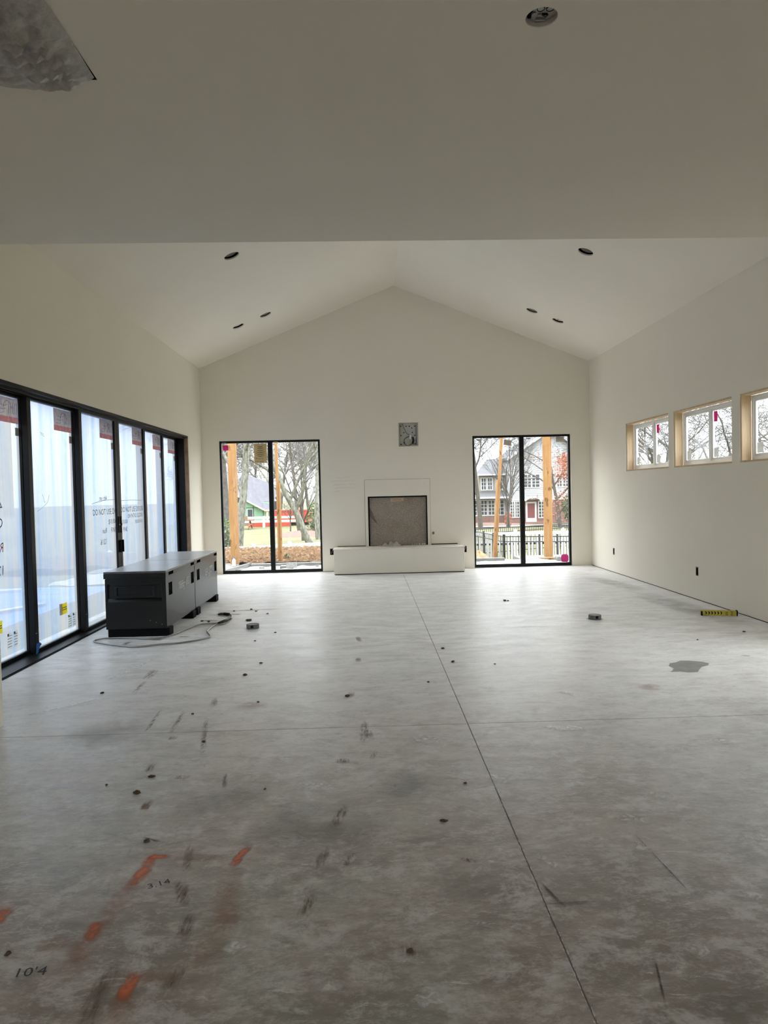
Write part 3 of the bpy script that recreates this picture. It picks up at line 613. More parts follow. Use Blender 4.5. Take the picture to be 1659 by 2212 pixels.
# ------------------------------------------------------------------ high windows in the right wall
wl_ = ['small high white window nearest the fireplace wall, in raw pine framing', 'small high white window in the middle of the row of three', 'small high white window cut off by the right edge of the picture']
for n, (a, b) in enumerate(WIN):
    w = thing('window_%d' % (n+3), (XR, (a+b)/2, WZ0), wl_[n], kind='structure')
    xb0, xb1 = XR+.012, XR+.118
    box('jamb_board', 'framing', w, xb0, xb1, b-.022, b, WZ0, WZ1); box('jamb_board', 'framing', w, xb0, xb1, a, a+.022, WZ0, WZ1)
    box('head_board', 'framing', w, xb0, xb1, a+.022, b-.022, WZ1-.022, WZ1); box('sill_board', 'framing', w, xb0, xb1, a+.022, b-.022, WZ0, WZ0+.02)
    y0, y1, z0, z1 = a+.024, b-.024, WZ0+.022, WZ1-.024; ym = (y0+y1)/2
    MB().plate([y0, y1], [z0, z1], [(y0+.035, ym-.025, z0+.04, z1-.035), (ym+.025, y1-.035, z0+.04, z1-.035)], XR+.12, XR+.175, FX).build('frame', 'vinyl', w, bevel=.004)
    for q, (c, d) in enumerate(((y0+.035, ym-.025), (ym+.025, y1-.035))):
        xs_ = XR+.145
        s_ = MB().plate([c, d], [z0+.04, z1-.035], [(c+.03, d-.03, z0+.07, z1-.065)], xs_-.012, xs_+.012, FX).build('sash', 'vinyl', w, bevel=.003)
        MB().add([(xs_, c+.03, z0+.07), (xs_, d-.03, z0+.07), (xs_, d-.03, z1-.065), (xs_, c+.03, z1-.065)], [(0, 1, 2, 3)]).build('pane', 'glass', s_)
        sticker('spec_label', 'paper', s_, xs_-.004, d-.16, d-.04, z0+.075, z0+.19)
        if q == 0 and n < 2: sticker('tag', 'pink', s_, xs_-.006, d-.14, d-.05, z1-.20, z1-.075, 'magenta paper tag')
        if q == 1 and n == 2: sticker('tag', 'kraft', s_, xs_-.006, c+.1, c+.22, z1-.24, z1-.15, 'brown card tag', skew=.05)
    if n == 2: sticker('tape', 'slate', w, XR+.116, b-.03, b-.01, WZ1-.08, WZ1-.02, 'dark blue tape scrap')
    if n > 0: sticker('shim_gap', 'gap', w, XR+.105, b-.0225, b-.0222, WZ0+.02, WZ0+.11)

# ------------------------------------------------------------------ fireplace
fp = thing('fireplace', (.545, YB, 0), 'boxed white fireplace with raised hearth and brown film covered glass front', 'fireplace')
HX0, HX1, HY0, HZ = -.622, 1.682, 12.575, .44
box('hearth', 'wall', fp, HX0, HX1, HY0, YB-.001, .014, HZ, bevel=.006)
box('hearth_cap', 'wall', fp, HX0-.012, HX1+.012, HY0-.006, YB-.001, HZ, HZ+.012, bevel=.003)
box('hearth_gap', 'gap', fp, HX0+.01, HX1-.01, HY0+.006, YB-.002, .001, .014)
MB().plate([-.052, 1.14], [HZ+.014, 1.665], [(0.0, 1.088, HZ, 1.36)], YB-.016, YB-.002, FY).build('surround', 'wall', fp)
box('back_gap', 'gap', fp, HX0+.05, -.06, YB-.006, YB-.001, HZ+.013, HZ+.024); box('back_gap', 'gap', fp, 1.15, HX1-.05, YB-.006, YB-.001, HZ+.013, HZ+.028)
MB().plate([.002, 1.086], [HZ+.015, 1.358], [(.030, 1.070, HZ, 1.335)], YB-.004, YB+.10, FY).build('firebox_frame', 'blackm', fp)
box('firebox_glass', 'fireglass', fp, .028, 1.072, YB+.045, YB+.06, HZ+.014, 1.337)['label'] = 'glass covered by speckled brown film'
box('firebox_back', 'gap', fp, -.03, 1.12, YB+.105, YB+.30, .40, 1.40)
for a_ in ((-.058, -.052, HZ+.014, 1.665), (1.14, 1.145, HZ+.014, 1.665), (-.058, 1.145, 1.665, 1.669)): box('seam', 'seam', fp, a_[0], a_[1], YB-.004, YB-.001, a_[2], a_[3])
gs = MB().prism([(.42, 1.262), (.66, 1.265), (.66, 1.325), (.42, 1.322)], FY, YB+.042, YB+.045).build('warning_label', 'peach', fp); gs['label'] = 'peach warning label'
for q in range(3): box('print_line', 'ink', fp, .44+.01*q, .64-.015*q, YB+.0412, YB+.042, 1.276+.014*q, 1.279+.014*q)
o = MB().prism([(.030, 1.16), (.075, 1.08), (.115, .97), (.165, .86), (.12, .89), (.03, 1.0)], FY, YB+.043, YB+.045).build('film_tear', simple('bare_glass_brown', (.13, .08, .055), .3), fp); o['label'] = 'dark torn gap in the film'
random.seed(9)
for q in range(9):
    xx = .80+.03*q+random.uniform(-.01, .01); box('plaster_crumb', 'white', fp, xx, xx+random.uniform(.008, .025), YB+.02, YB+.04, HZ+.014, HZ+.014+random.uniform(.008, .03))
box('screw', 'steel', fp, 1.03, 1.036, YB-.018, YB-.016, 1.58, 1.586); box('screw', 'steel', fp, .70, .706, YB-.018, YB-.016, 1.58, 1.586)
# plastic wrap lying on the hearth
pb = MB(); nx, ny = 34, 12; random.seed(2)
def wrinkle(i, j):
    u, v = i/nx, j/ny; e = min(1, 5*u, 5*(1-u))*min(1, 4*v, 4*(1-v))
    return e*(.035+.025*math.sin(9*u+4*v)+.02*math.sin(23*u-7*v)+.012*math.sin(41*u+17*v))+.002
pb.add([(.20+.40*i/nx+.02*math.sin(6*j/ny), YB-.24+.22*j/ny+.02*math.sin(11*i/nx), HZ+.013+max(.001, wrinkle(i, j))) for i in range(nx+1) for j in range(ny+1)],
       [(i*(ny+1)+j, (i+1)*(ny+1)+j, (i+1)*(ny+1)+j+1, i*(ny+1)+j+1) for i in range(nx) for j in range(ny)])
tag(pb.build('plastic_wrap', 'plastic', smooth=True), 'crumpled clear plastic wrap lying on the white hearth', 'plastic wrap')
gk = thing('gas_valve', (1.19, YB, .667), 'small chrome gas valve on the wall right of the fireplace', 'valve')
MB().lathe([(.024, 0), (.024, .006), (.012, .008), (.012, .03), (.007, .034), (.0, .034)], (1.19, YB-.001, .667), 18, (0, -1, 0)).build('flange', 'steel', gk, smooth=True)
MB().bar((1.19, YB-.04, .64), (1.19, YB-.04, .69), .008, .008).build('key', 'blackm', gk)
# recessed media box
mb_ = thing('media_box', (.77, YB, 2.26), 'recessed metal wall box with coiled black cable above the fireplace', 'wall box')
x0, x1, z0, z1 = .592, .950, 2.264, 2.696
MB().plate([x0, x1], [z0, z1], [(x0+.012, x1-.012, z0+.012, z1-.012)], YB-.003, YB+.07, FY).build('box_flange', 'can', mb_)
box('back_plate', simple('grey_backplate', (.50, .50, .47), .6, var=.08, scale=8), mb_, x0+.005, x1-.005, YB+.055, YB+.065, z0+.005, z1-.005)
box('backing', 'gap', mb_, x0-.02, x1+.02, YB+.071, YB+.155, z0-.02, z1+.02)
for xx in (x0+.013, x1-.037): box('side_slot', 'gap', mb_, xx, xx+.006, YB+.050, YB+.055, z0+.03, z1-.04)
for fx, fz in ((.1, .88), (.40, .88), (.58, .88), (.88, .88), (.72, .8), (.27, .6), (.74, .6), (.1, .47), (.88, .47), (.1, .08), (.88, .09), (.27, .15)):
    MB().lathe([(.011, 0), (.011, .001), (0, .001)], (x0+.01+fx*.33, YB+.054, z0+.01+fz*.41), 10, (0, -1, 0)).build('screw_hole', 'gap', mb_)
coil = [(.77+(.078+.004*math.sin(a*3))*math.cos(a), YB+.045-.004*a/6, 2.36+(.082+.006*math.sin(a*2))*math.sin(a)) for a in [i*.25+1.2 for i in range(68)]]
MB().tube(coil, .005, 6).build('coiled_cable', 'rubber', mb_, smooth=True)
MB().tube([(.665, YB+.045, 2.69), (.69, YB+.04, 2.60), (.735, YB+.038, 2.51), (.79, YB+.036, 2.475)], .004, 6).build('feed_cable', 'rubber', mb_, smooth=True)
MB().tube([(.855, YB+.04, 2.44), (.87, YB+.038, 2.38), (.85, YB+.037, 2.31)], .011, 8).build('connector', 'rubber', mb_, smooth=True)
MB().tube([(.79, YB+.04, 2.40), (.79, YB+.035, 2.30), (.785, YB+.035, 2.27)], .004, 6).build('yellow_wire', 'insul', mb_); MB().tube([(.83, YB+.04, 2.36), (.86, YB+.035, 2.31), (.9, YB+.035, 2.28)], .0035, 6).build('yellow_wire', 'insul', mb_)
box('white_connector', 'white', mb_, .79, .825, YB+.03, YB+.05, 2.40, 2.47)
# pencil notes on the wall
random.seed(11)
for r_, (xa, xb) in enumerate(((-.58, -.30), (-.66, -.22), (-.62, -.20), (-.60, -.2), (-.62, -.5))):
    z = 1.72-r_*.062; pts = []
    for i in range(int((xb-xa)/.012)): pts.append((xa+i*.012, YB-.0012, z+random.uniform(-.012, .012)))
    o = MB().tube(pts, .0016, 3).build('pencil_note', 'pencil', wb)

# ------------------------------------------------------------------ electrical rough-in boxes
def outlet(axis, at, label, tilt=0):
    t_ = thing('outlet_box', at, label, 'outlet box'); x, y, z = at
    if axis == 'x':
        MB().plate([y-.03, y+.03], [z-.055, z+.055], [(y-.026, y+.026, z-.051, z+.051)], x-.003, x, FX).build('box_rim', 'slate', t_)
        box('box_back', 'gap', t_, x-.0015, x-.0005, y-.026, y+.026, z-.051, z+.051); box('screw_tab', 'steel', t_, x-.004, x-.0015, y-.008, y+.008, z+.043, z+.05); box('screw_tab', 'steel', t_, x-.004, x-.0015, y-.008, y+.008, z-.05, z-.043)
    else:
        MB().plate([x-.033, x+.033], [z-.058, z+.058], [(x-.027, x+.027, z-.05, z+.05)], y-.003, y, FY).build('box_rim', 'slate', t_)
        box('box_back', 'gap', t_, x-.027, x+.027, y-.0015, y-.0005, z-.05, z+.05); MB().tube([(x-.012, y-.003, z-.035), (x+.004, y-.006, z), (x+.012, y-.004, z+.035)], .003, 5).build('wire', 'steel', t_)
outlet('x', (XR, 11.958, .354), 'small black outlet box low on the right wall near the far corner')
outlet('x', (XR, 8.903, .359), 'small black outlet box low on the right wall under the high windows')
outlet('y', (-.68, YB, .364), 'black outlet box in the wall at the left end of the hearth')
outlet('y', (1.765, YB, .354), 'black outlet box in the wall at the right end of the hearth')

# ------------------------------------------------------------------ recessed lights and ceiling box
def can_light(side, x, y, kind, label):
    fm, L, du, nrm = slope(side); sx = XL if side == 'l' else XR; u = abs(x-sx)/abs(du.x)
    c = Vector(fm(u, y, 0)); t_ = thing('recessed_light', tuple(c), label, 'recessed light', 'recessed light openings in the sloping ceiling')
    yv = Vector((0, 1, 0))
    dn = Vector(c)+nrm*.016
    MB().lathe([(HR*.995, .0), (HR*.995, .13), (0, .131)], dn, 28, tuple(nrm), False).build('housing', 'gap', t_)
    if kind == 'can':
        MB().lathe([(.083, .02), (.083, .09), (.045, .11), (0, .112)], tuple(dn+du*-.008), 28, tuple(nrm), False).build('inner_can', 'can', t_, smooth=True)
        MB().bar(tuple(dn+nrm*.07+du*-.06+yv*-.05), tuple(dn+nrm*.06+du*.06+yv*.05), .03, .012).build('bracket', 'steel', t_)
        MB().bar(tuple(dn+nrm*.02+du*.05+yv*-.03), tuple(dn+nrm*.03+du*.07+yv*.02), .035, .03).build('junction_box', 'blackm', t_)
    elif kind == 'plain':
        MB().lathe([(.086, .012), (.084, .07), (.06, .10), (0, .102)], tuple(dn+du*-.006), 28, tuple(nrm), False).build('inner_can', 'can', t_, smooth=True)
    else:
        MB().lathe([(.080, .03), (.07, .02), (.04, .012), (0, .010)], tuple(dn+du*-.012+yv*.018), 28, tuple(nrm)).build('speaker_cone', simple('pale_cone', (.62, .60, .56), .6), t_, smooth=True)
        MB().lathe([(.092, .02), (.092, .03), (.087, .03), (.087, .02)], tuple(dn), 28, tuple(nrm), False).build('trim_ring', 'can', t_)
        if side == 'r': MB().tube([tuple(dn+nrm*.008+yv*-.06), tuple(dn+nrm*.004+yv*-.02+du*.01), tuple(dn+nrm*.008+yv*.03)], .005, 6).build('wire', 'rubber', t_)
can_light('l', -1.57, 8.771, 'can', 'nearest empty light opening in the left slope, with bracket showing')
can_light('l', -1.57, 11.655, 'plain', 'far empty light opening in the left slope, closer to the ridge')
can_light('l', -2.01, 11.655, 'cone', 'far opening in the left slope with a pale disc, closer to the wall')
can_light('r', 2.723, 8.774, 'can', 'nearest empty light opening in the right slope')
can_light('r', 2.723, 11.635, 'plain', 'far empty light opening in the right slope, closer to the ridge')
can_light('r', 3.142, 11.635, 'cone', 'far opening in the right slope with a pale disc and black wire')
jb = thing('junction_box', (JB[0], JB[1], HC), 'round metal junction box open in the flat ceiling overhead', 'junction box')
MB().lathe([(JB[2]*.99, .004), (JB[2]*.99, .022), (0, .0225)], (JB[0], JB[1], HC), 28, None, False).build('box_body', 'can', jb)
MB().prism([(JB[0]-.05, JB[1]+.012), (JB[0]-.052, JB[1]-.012), (JB[0]-.040, JB[1]-.034), (JB[0]-.028, JB[1]-.030), (JB[0]-.033, JB[1]), (JB[0]-.030, JB[1]+.03), (JB[0]-.042, JB[1]+.03)], FZ, HC+.017, HC+.021).build('open_slot', 'gap', jb)
for dx, dy in ((-.006, -.016), (.026, -.016)):
    MB().lathe([(.0135, 0), (.0135, -.003), (.0115, -.003), (.0115, 0)], (JB[0]+dx, JB[1]+dy, HC+.0215), 20, None, False).build('knockout', 'gap', jb); MB().lathe([(.0112, 0), (.0112, -.002), (0, -.002)], (JB[0]+dx, JB[1]+dy, HC+.0215), 20).build('knockout_disc', 'steel', jb)
for dx, dy in ((-.004, .014), (-.024, .006)): MB().lathe([(.006, 0), (.006, -.006), (0, -.006)], (JB[0]+dx, JB[1]+dy, HC+.0215), 12).build('screw', 'steel', jb)
box('dark_mouth', 'gap', jb, JB[0]+.004, JB[0]+.024, JB[1]+.008, JB[1]+.015, HC+.018, HC+.0212); box('clamp', 'steel', jb, JB[0]-.014, JB[0]+.022, JB[1]+.030, JB[1]+.036, HC+.012, HC+.02)
MB().tube([(JB[0]+.005, JB[1]+.012, HC+.018), (JB[0]+.018, JB[1]+.018, HC+.014), (JB[0]+.026, JB[1]+.010, HC+.018)], .0022, 6).build('wire', 'rubber', jb)

# ceiling vent opening hung with plastic
vt = thing('vent_opening', ((VENT[0]+VENT[1])/2, (VENT[2]+VENT[3])/2, HC), 'rectangular duct opening cut in the flat ceiling', 'vent')
MB().plate([VENT[0]+.001, VENT[1]-.001], [VENT[2]+.001, VENT[3]-.001], [(VENT[0]+.012, VENT[1]-.012, VENT[2]+.012, VENT[3]-.012)], HC+.002, HC+.2, FZ).build('duct_wall', 'gap', vt)
box('duct_back', 'gap', vt, VENT[0]+.012, VENT[1]-.012, VENT[2]+.012, VENT[3]-.012, HC+.19, HC+.2)
n = 40; ps = MB(); X0, X1, Y0_, Y1_ = -1.72, -1.016, 2.10, 2.90
def sag(i, j):
    u, v = i/n, j/n; x = X0+(X1-X0)*u; y = Y0_+(Y1_-Y0_)*v
    e = (1-abs(2*u-1)**2.6)*(1-abs(2*v-1)**2.6)
    d1 = math.hypot(u-1, v-.93); d2 = math.hypot(u-1.0, v-.45)
    rad = math.sin(math.atan2(v-.93, u-1.0)*17)*.026*max(0, 1-d1*1.5)+math.sin(math.atan2(v-.45, u-1.02)*19)*.030*max(0, 1-d2*1.4)
    y -= .12*(1-u)*0; bulge = .022*math.sin(math.pi*v)
    yy = y-(abs(2*u-1.35)**2)*.16*max(0, (v-.55))*2
    return (min(x+bulge*u*.3, -1.010), yy, HC-.003-.075*e-abs(rad)*1.2*min(1, 7*(1-u))-.004*math.sin(37*u+21*v)*e)
ps.add([sag(i, j) for i in range(n+1) for j in range(n+1)], [(i*(n+1)+j, (i+1)*(n+1)+j, (i+1)*(n+1)+j+1, i*(n+1)+j+1) for i in range(n) for j in range(n)])
tag(ps.build('plastic_sheet', 'plastic', smooth=True), 'wrinkled translucent plastic sheet sagging from the ceiling vent opening', 'plastic sheet')

# ------------------------------------------------------------------ jobsite chests
def chest(y0, y1, label):
    t_ = thing('tool_chest', (-2.43, (y0+y1)/2, 0), label, 'tool chest')
    xa, xb, zb, zl, zt = -2.742, -2.115, .085, .612, .685
    box('body', 'chest', t_, xa, xb-.022, y0+.035, y1-.004, zb, zl-.002, bevel=.004)
    L = y1-y0
    p1 = (y0+.075*L+.012, y0+.075*L+.15, .412, .545); p2 = (y1-.17, y1-.035, .412, .545)
    MB().plate([y0, y1-.004], [zb, zl-.002], [p1, p2], xb-.020, xb, FX).build('front_panel', 'chest', t_, bevel=.002)
    for p in (p1, p2):
        box('lock_pocket', 'gap', t_, xb-.021, xb-.012, p[0], p[1], p[2], p[3]); box('padlock_bar', 'blackm', t_, xb-.012, xb-.004, (p[0]+p[1])/2-.012, (p[0]+p[1])/2+.012, p[2]+.05, p[3])
    # end panel with a stepped handle pocket
    MB().plate([xa, xb-.020], [zb, zl-.002], [(xa+.02, xb-.045, .37, .555)], y0, y0+.012, FY).build('end_panel', 'chest', t_, bevel=.003)
    MB().add([(xa+.02, y0+.002, .37), (xb-.045, y0+.002, .37), (xb-.045, y0+.034, .40), (xa+.02, y0+.034, .40), (xa+.02, y0+.034, .37), (xb-.045, y0+.034, .37)], [(0, 1, 2, 3), (0, 4, 5, 1), (0, 3, 4), (1, 5, 2), (3, 2, 5, 4)]).build('pocket_lip', 'chest', t_)
    MB().plate([xa+.09, xb-.12], [.41, .53], [(xa+.115, xb-.145, .43, .512)], y0+.02, y0+.033, FY).build('lift_handle', 'chest', t_, bevel=.004)
    # lid
    box('lid', 'lid', t_, xa-.012, xb+.004, y0-.004, y1+.002, zt-.022, zt, bevel=.005)
    n1 = (y0+.085*L, y0+.085*L+.185, zl+.012, zt-.026); n2 = (y1-.185, y1-.02, zl+.012, zt-.026)
    MB().plate([y0-.003, y1+.001], [zl, zt-.023], [n1, n2], xb-.012, xb+.003, FX).build('lid_front', 'chest', t_)
    for q in (n1, n2): box('lid_notch', 'gap', t_, xb-.018, xb-.011, q[0], q[1], q[2], q[3])
    MB().box(xa-.011, xb-.012, y0-.003, y0+.012, zl, zt-.023).build('lid_end', 'chest', t_); MB().box(xa-.011, xa+.002, y0+.012, y1, zl, zt-.023).build('lid_back', 'chest', t_)
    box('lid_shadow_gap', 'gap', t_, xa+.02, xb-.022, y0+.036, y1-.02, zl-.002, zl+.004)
    for ya, yb in ((y0+.02, y0+.17), (y1-.20, y1-.05)):
        MB().box(xa+.01, xb+.02, ya, yb, .001, zb).build('skid', 'blackm', t_, bevel=.004)
    # logo: three stepped outlined blocks
    lg = thing('logo', (xb, 0, 0), None); lg.location = (0, 0, 0)
    bpy.data.objects.remove(lg)
    ly = y0+.42*L
    for q, (s_, dy, dz, w_) in enumerate((('CHAN', 0, 0, .175), ('NEL', .18, -.027, .10), ('LOCK', .285, .012, .165))):
        a, b, z0, z1 = ly+dy, ly+dy+w_, .425+dz, .50+dz
        MB().plate([a, b], [z0, z1], [(a+.006, b-.006, z0+.006, z1-.006)], xb+.0002, xb+.0012, FX).build('logo_frame', 'white', t_)
        text('logo_letters', s_, 'white', t_, (xb+.001, (a+b)/2, z0+.014), RY, UZ, .066 if q != 1 else .056, align='CENTER')
    for q in range(3): MB().lathe([(.004, 0), (.004, .003), (0, .003)], (xb-.05-.06*q, y0-.0, .13+.02*q), 8, (0, -1, 0)).build('rivet', 'steel', t_)
    return t_
chest(7.466, 8.697, 'black steel jobsite tool chest nearer to the camera with dark end face')
chest(8.712, 9.985, 'black steel jobsite tool chest standing behind the nearer one')

# ------------------------------------------------------------------ loose things on the floor
cb = thing('cable_sling', (-1.9, 7.6, 0), 'grey steel cable looped on the floor in front of the tool chests', 'cable')
def catmull(P, n=8):
    P = [Vector(p) for p in P]; out = []
    for i in range(len(P)-1):
        a, b, c, d = P[max(i-1, 0)], P[i], P[i+1], P[min(i+2, len(P)-1)]
        for k in range(n):
            s = k/n; out.append(.5*((2*b)+(c-a)*s+(2*a-5*b+4*c-d)*s*s+(-a+3*b-3*c+d)*s**3))
    out.append(P[-1]); return out
CP = [(-1.754, 8.66), (-1.685, 8.633), (-1.639, 8.482), (-1.633, 8.29), (-1.66, 8.053), (-1.726, 7.992), (-1.743, 7.745), (-1.729, 7.583), (-1.646, 7.359), (-1.671, 7.229), (-1.866, 7.076), (-2.073, 6.996), (-2.283, 6.944), (-2.547, 7.056), (-2.786, 7.251), (-2.762, 7.352), (-2.676, 7.405), (-2.484, 7.375), (-2.214, 7.318), (-2.08, 7.435), (-1.993, 7.813), (-1.906, 8.039), (-1.696, 8.101)]
MB().tube(catmull([(x, y, .009+.004*(i % 2)) for i, (x, y) in enumerate(CP)], 7), .0085, 8).build('wire_rope', 'cable', cb, smooth=True)
MB().tube([(-1.70, 8.02, .02), (-1.655, 8.14, .022), (-1.628, 8.33, .02)], [.016, .021, .015], 10).build('sleeve', 'rubber', cb, smooth=True)
MB().tube([(-1.77, 8.68, .016), (-1.70, 8.635, .018)], [.02, .018], 10).build('ferrule', 'rubber', cb)
MB().tube(catmull([(-1.76, 8.68, .012), (-1.80, 8.75, .012), (-1.84, 8.73, .012), (-1.83, 8.67, .012), (-1.77, 8.665, .012)], 6), .009, 8).build('eye', 'rubber', cb, smooth=True)
def floor_cap(x, y, label, mt):
    t_ = thing('floor_box_cap', (x, y, 0), label, 'floor box cap')
    MB().lathe([(.066, .001), (.068, .006), (.068, .044), (.065, .048), (.060, .048), (.060, .044)], (x, y, 0), 36).build('rim', 'disc', t_, smooth=False)
    MB().lathe([(.0595, .002), (.0595, .045), (.03, .0462), (0, .0465)], (x, y, 0), 36).build('fill', mt, t_)
    MB().box(x-.012, x+.016, y-.0695, y-.066, .015, .042).build('paint_spot', 'blackm' if mt == 'discmid' else 'disc', t_)
floor_cap(-1.28, 7.78, 'round grey floor box cap with black spot right of the cable', 'discmid')
floor_cap(2.462, 7.79, 'round grey floor box cap in the middle of the right half of the floor', 'discmid')
yb = thing('yellow_strip', (3.835, 7.79, 0), 'long yellow box with black lettering lying by the right wall', 'packaging')
P0, P1 = Vector((3.662, 7.835, 0)), Vector((4.010, 7.735, 0)); ax = (P1-P0).normalized(); nn = Vector((ax.y, -ax.x, 0))
MB().bar(tuple(P0+Vector((0, 0, .027))-nn*.03), tuple(P1+Vector((0, 0, .027))-nn*.03), .06, .054).build('carton', 'yellow2', yb, bevel=.003)
MB().bar(tuple(P1+Vector((0, 0, .029))-nn*.03), tuple(P1+ax*.012+Vector((0, 0, .029))-nn*.03), .064, .058).build('end_cap', 'blackm', yb)
for q in range(6):
    b0 = P0+ax*(.045+.031*q)+nn*.0008+Vector((0, 0, .012))
    MB().add([tuple(b0), tuple(b0+ax*.010+Vector((0, 0, .004))), tuple(b0+ax*.016+Vector((0, 0, .018))), tuple(b0+ax*.008+Vector((0, 0, .034))), tuple(b0-ax*.004+Vector((0, 0, .036))), tuple(b0+ax*.004+Vector((0, 0, .018)))], [(0, 1, 2, 3, 4, 5)]).build('printed_mark', 'blackm', yb)
text('lettering', 'ER', 'blackm', yb, tuple(P0+ax*.275+nn*.001+Vector((0, 0, .006))), (0, 0, 1), tuple(-ax), .036); text('lettering', 'INC', 'blackm', yb, tuple(P0+ax*.325+nn*.001+Vector((0, 0, .004))), (0, 0, 1), tuple(-ax), .034)
MB().box(3.66, 3.664, 7.80, 7.835, .002, .05).build('open_end', 'gap', yb)
random.seed(21)
def clod(x, y, s_, label, group=None, flat=.55):
    bm = bmesh.new(); bmesh.ops.create_icosphere(bm, subdivisions=2, radius=s_)
    for vtx in bm.verts:
        vtx.co *= random.uniform(.7, 1.2); vtx.co.z = max(-.001, vtx.co.z*flat+s_*.3); vtx.co.x *= 1.25
    me = bpy.data.meshes.new('dirt_clod'); bm.to_mesh(me); bm.free(); me.materials.append(M['dirt'])
    o = bpy.data.objects.new('dirt_clod', me); COL.objects.link(o); o.location = (x, y, .001); o.rotation_euler.z = random.uniform(0, 6)
    return tag(o, label, 'dirt clod', group)
clod(-1.167, 3.515, .017, 'largest dark mud clod on the left part of the floor')
clod(-.968, 3.016, .011, 'round dark mud clod just above the orange corner paint mark')
clod(-1.157, 3.714, .016, 'flat dark mud clod behind the largest one', flat=.3)
clod(.099, 2.224, .011, 'brown mud clod at the bottom centre of the floor', flat=.35)
clod(-.18, 5.077, .018, 'reddish brown mud clod on the floor centre'); clod(-1.022, 5.762, .017, 'dark crumb between the cable and the cross joint')
clod(-1.188, 2.287, .011, 'dark brown crumb near the left picture edge', flat=.3); clod(-1.40, 8.25, .028, 'dark pointed crumb behind the left floor box cap')
clod(.302, 3.108, .014, 'flat brown crumb just left of the long floor joint', flat=.25)
for x, y, s_ in ((-2.011, 5.348, .014), (-.951, 6.158, .012), (-1.2, 4.771, .010), (-.541, 3.516, .006), (-1.359, 3.63, .006), (-1.003, 4.224, .010), (.655, 6.527, .015), (.688, 6.014, .015), (.426, 5.395, .010), (1.022, 5.894, .008), (.45, 3.508, .008), (1.74, 9.216, .02), (1.78, 9.2, .014),
                 (-1.7, 8.95, .013), (-1.5, 9.05, .016), (-1.42, 8.9, .012), (-1.25, 8.7, .012), (-1.95, 8.3, .014), (-1.86, 8.25, .014), (-1.15, 7.1, .010), (-1.0, 7.5, .010), (3.65, 6.9, .012), (3.05, 6.6, .009), (-.80, 5.0, .008)):
    clod(x, y, s_, 'tiny dark crumb of dirt scattered on the concrete floor', 'dirt crumbs on the floor')

# ------------------------------------------------------------------ outdoors: ground
TP = [(-30, -.2), (16, -.2), (22, -.35), (25, -1.4), (75, -2.3), (400, -2.3)]
def ter(y):
    for (a, za), (b, zb) in zip(TP, TP[1:]):
        if y <= b: return za+(zb-za)*max(0, (y-a))/(b-a)
    return TP[-1][1]
def ground(name, mt, x0, x1, ys, lift, label, nx=1, bumps=0, seed=1):
    random.seed(seed); vs = []
    for y in ys:
        for i in range(nx+1): vs.append((x0+(x1-x0)*i/nx, y, ter(y)+lift+random.uniform(0, bumps)))
    k = nx+1
    o = MB().add(vs, [(j*k+i, j*k+i+1, (j+1)*k+i+1, (j+1)*k+i) for j in range(len(ys)-1) for i in range(nx)]).build(name, mt); return tag(o, label, kind='structure')
ground('ground', 'lawn', -150, 2.25, [13.2, 16, 22, 25, 40, 55, 75, 130, 350], -.06, 'yellow green winter lawn sloping away behind the house')
o = MB().add([(x, y, z-.06) for y, z in ((13.2, -.2), (16.2, -.25), (17.2, -.9), (25, -1.45), (40, -1.67), (55, -1.94), (75, -2.3), (130, -2.3), (350, -2.3)) for x in (2.25, 150)], [(2*i, 2*i+1, 2*i+3, 2*i+2) for i in range(8)]).build('ground_garden', 'lawn'); tag(o, 'lower lawn with the pool fence outside the right glass door', kind='structure')
o = MB().box(-60, XL-.4, -25, 13.1, -.35, -.30).build('ground_side', 'clay'); tag(o, 'reddish clay yard beyond the sliding door', kind='structure')
o = MB().box(XR+.3, 90, -25, 13.1, -.35, -.30).build('ground_right', 'lawn'); tag(o, 'lawn on the high window side of the house', kind='structure')
o = MB().box(-60, 90, -90, -25, -.35, -.30).build('ground_rear', 'lawn'); tag(o, 'lawn behind the near room', kind='structure')
o = MB().box(XL-.4, XR+.3, -25, -4.4, -.35, -.30).build('yard_rear', 'slabout'); tag(o, 'concrete yard behind the near room', kind='structure')
ground('gravel_bed', 'gravel', -6, 8, [13.33+.12*i for i in range(24)], .02, 'bed of white gravel just outside the glass doors', 90, .05)
ground('straw_bank', 'straw', -9, 2.2, [16.1+.15*i for i in range(41)], .03, 'bank of brown pine straw outside the left glass door', 60, .12, 2)
random.seed(44); sl = MB()
for i in range(9000):
    x = random.uniform(-5.2, .6); y = random.uniform(16.15, 22.0); z = ter(y)+.10+random.uniform(0, .05); a = random.uniform(0, 6.28); L = random.uniform(.08, .22); w = .0045
    d = Vector((math.cos(a), math.sin(a), random.uniform(-.15, .5))); n_ = Vector((-d.y, d.x, 0))
    sl.add([(x, y, z), (x+d.x*L*.5+n_.x*w, y+d.y*L*.5+n_.y*w, z+d.z*L*.5+.02), (x+d.x*L, y+d.y*L, z+d.z*L*.4)], [(0, 1, 2)])
o = sl.build('straw_litter', 'strawlight', fix=False); tag(o, 'loose pale pine needles strewn over the bank outside the left door', 'pine straw', kind='stuff')
for z0, z1, lift, nm, lb in ((66, 69.5, .02, 'road', 'pale grey street in front of the white house'), (40, 42, .05, 'footpath', 'pale concrete path crossing the lawn')):
    ground(nm, 'road', 4.2 if nm == 'footpath' else 2, 60, [z0, z1], lift, lb)
o = MB().box(-9, -3.35, 4.0, 13.0, -.16, -.14).build('tarp', 'tarp'); tag(o, 'blue tarp spread on the ground beyond the sliding door', 'tarp')
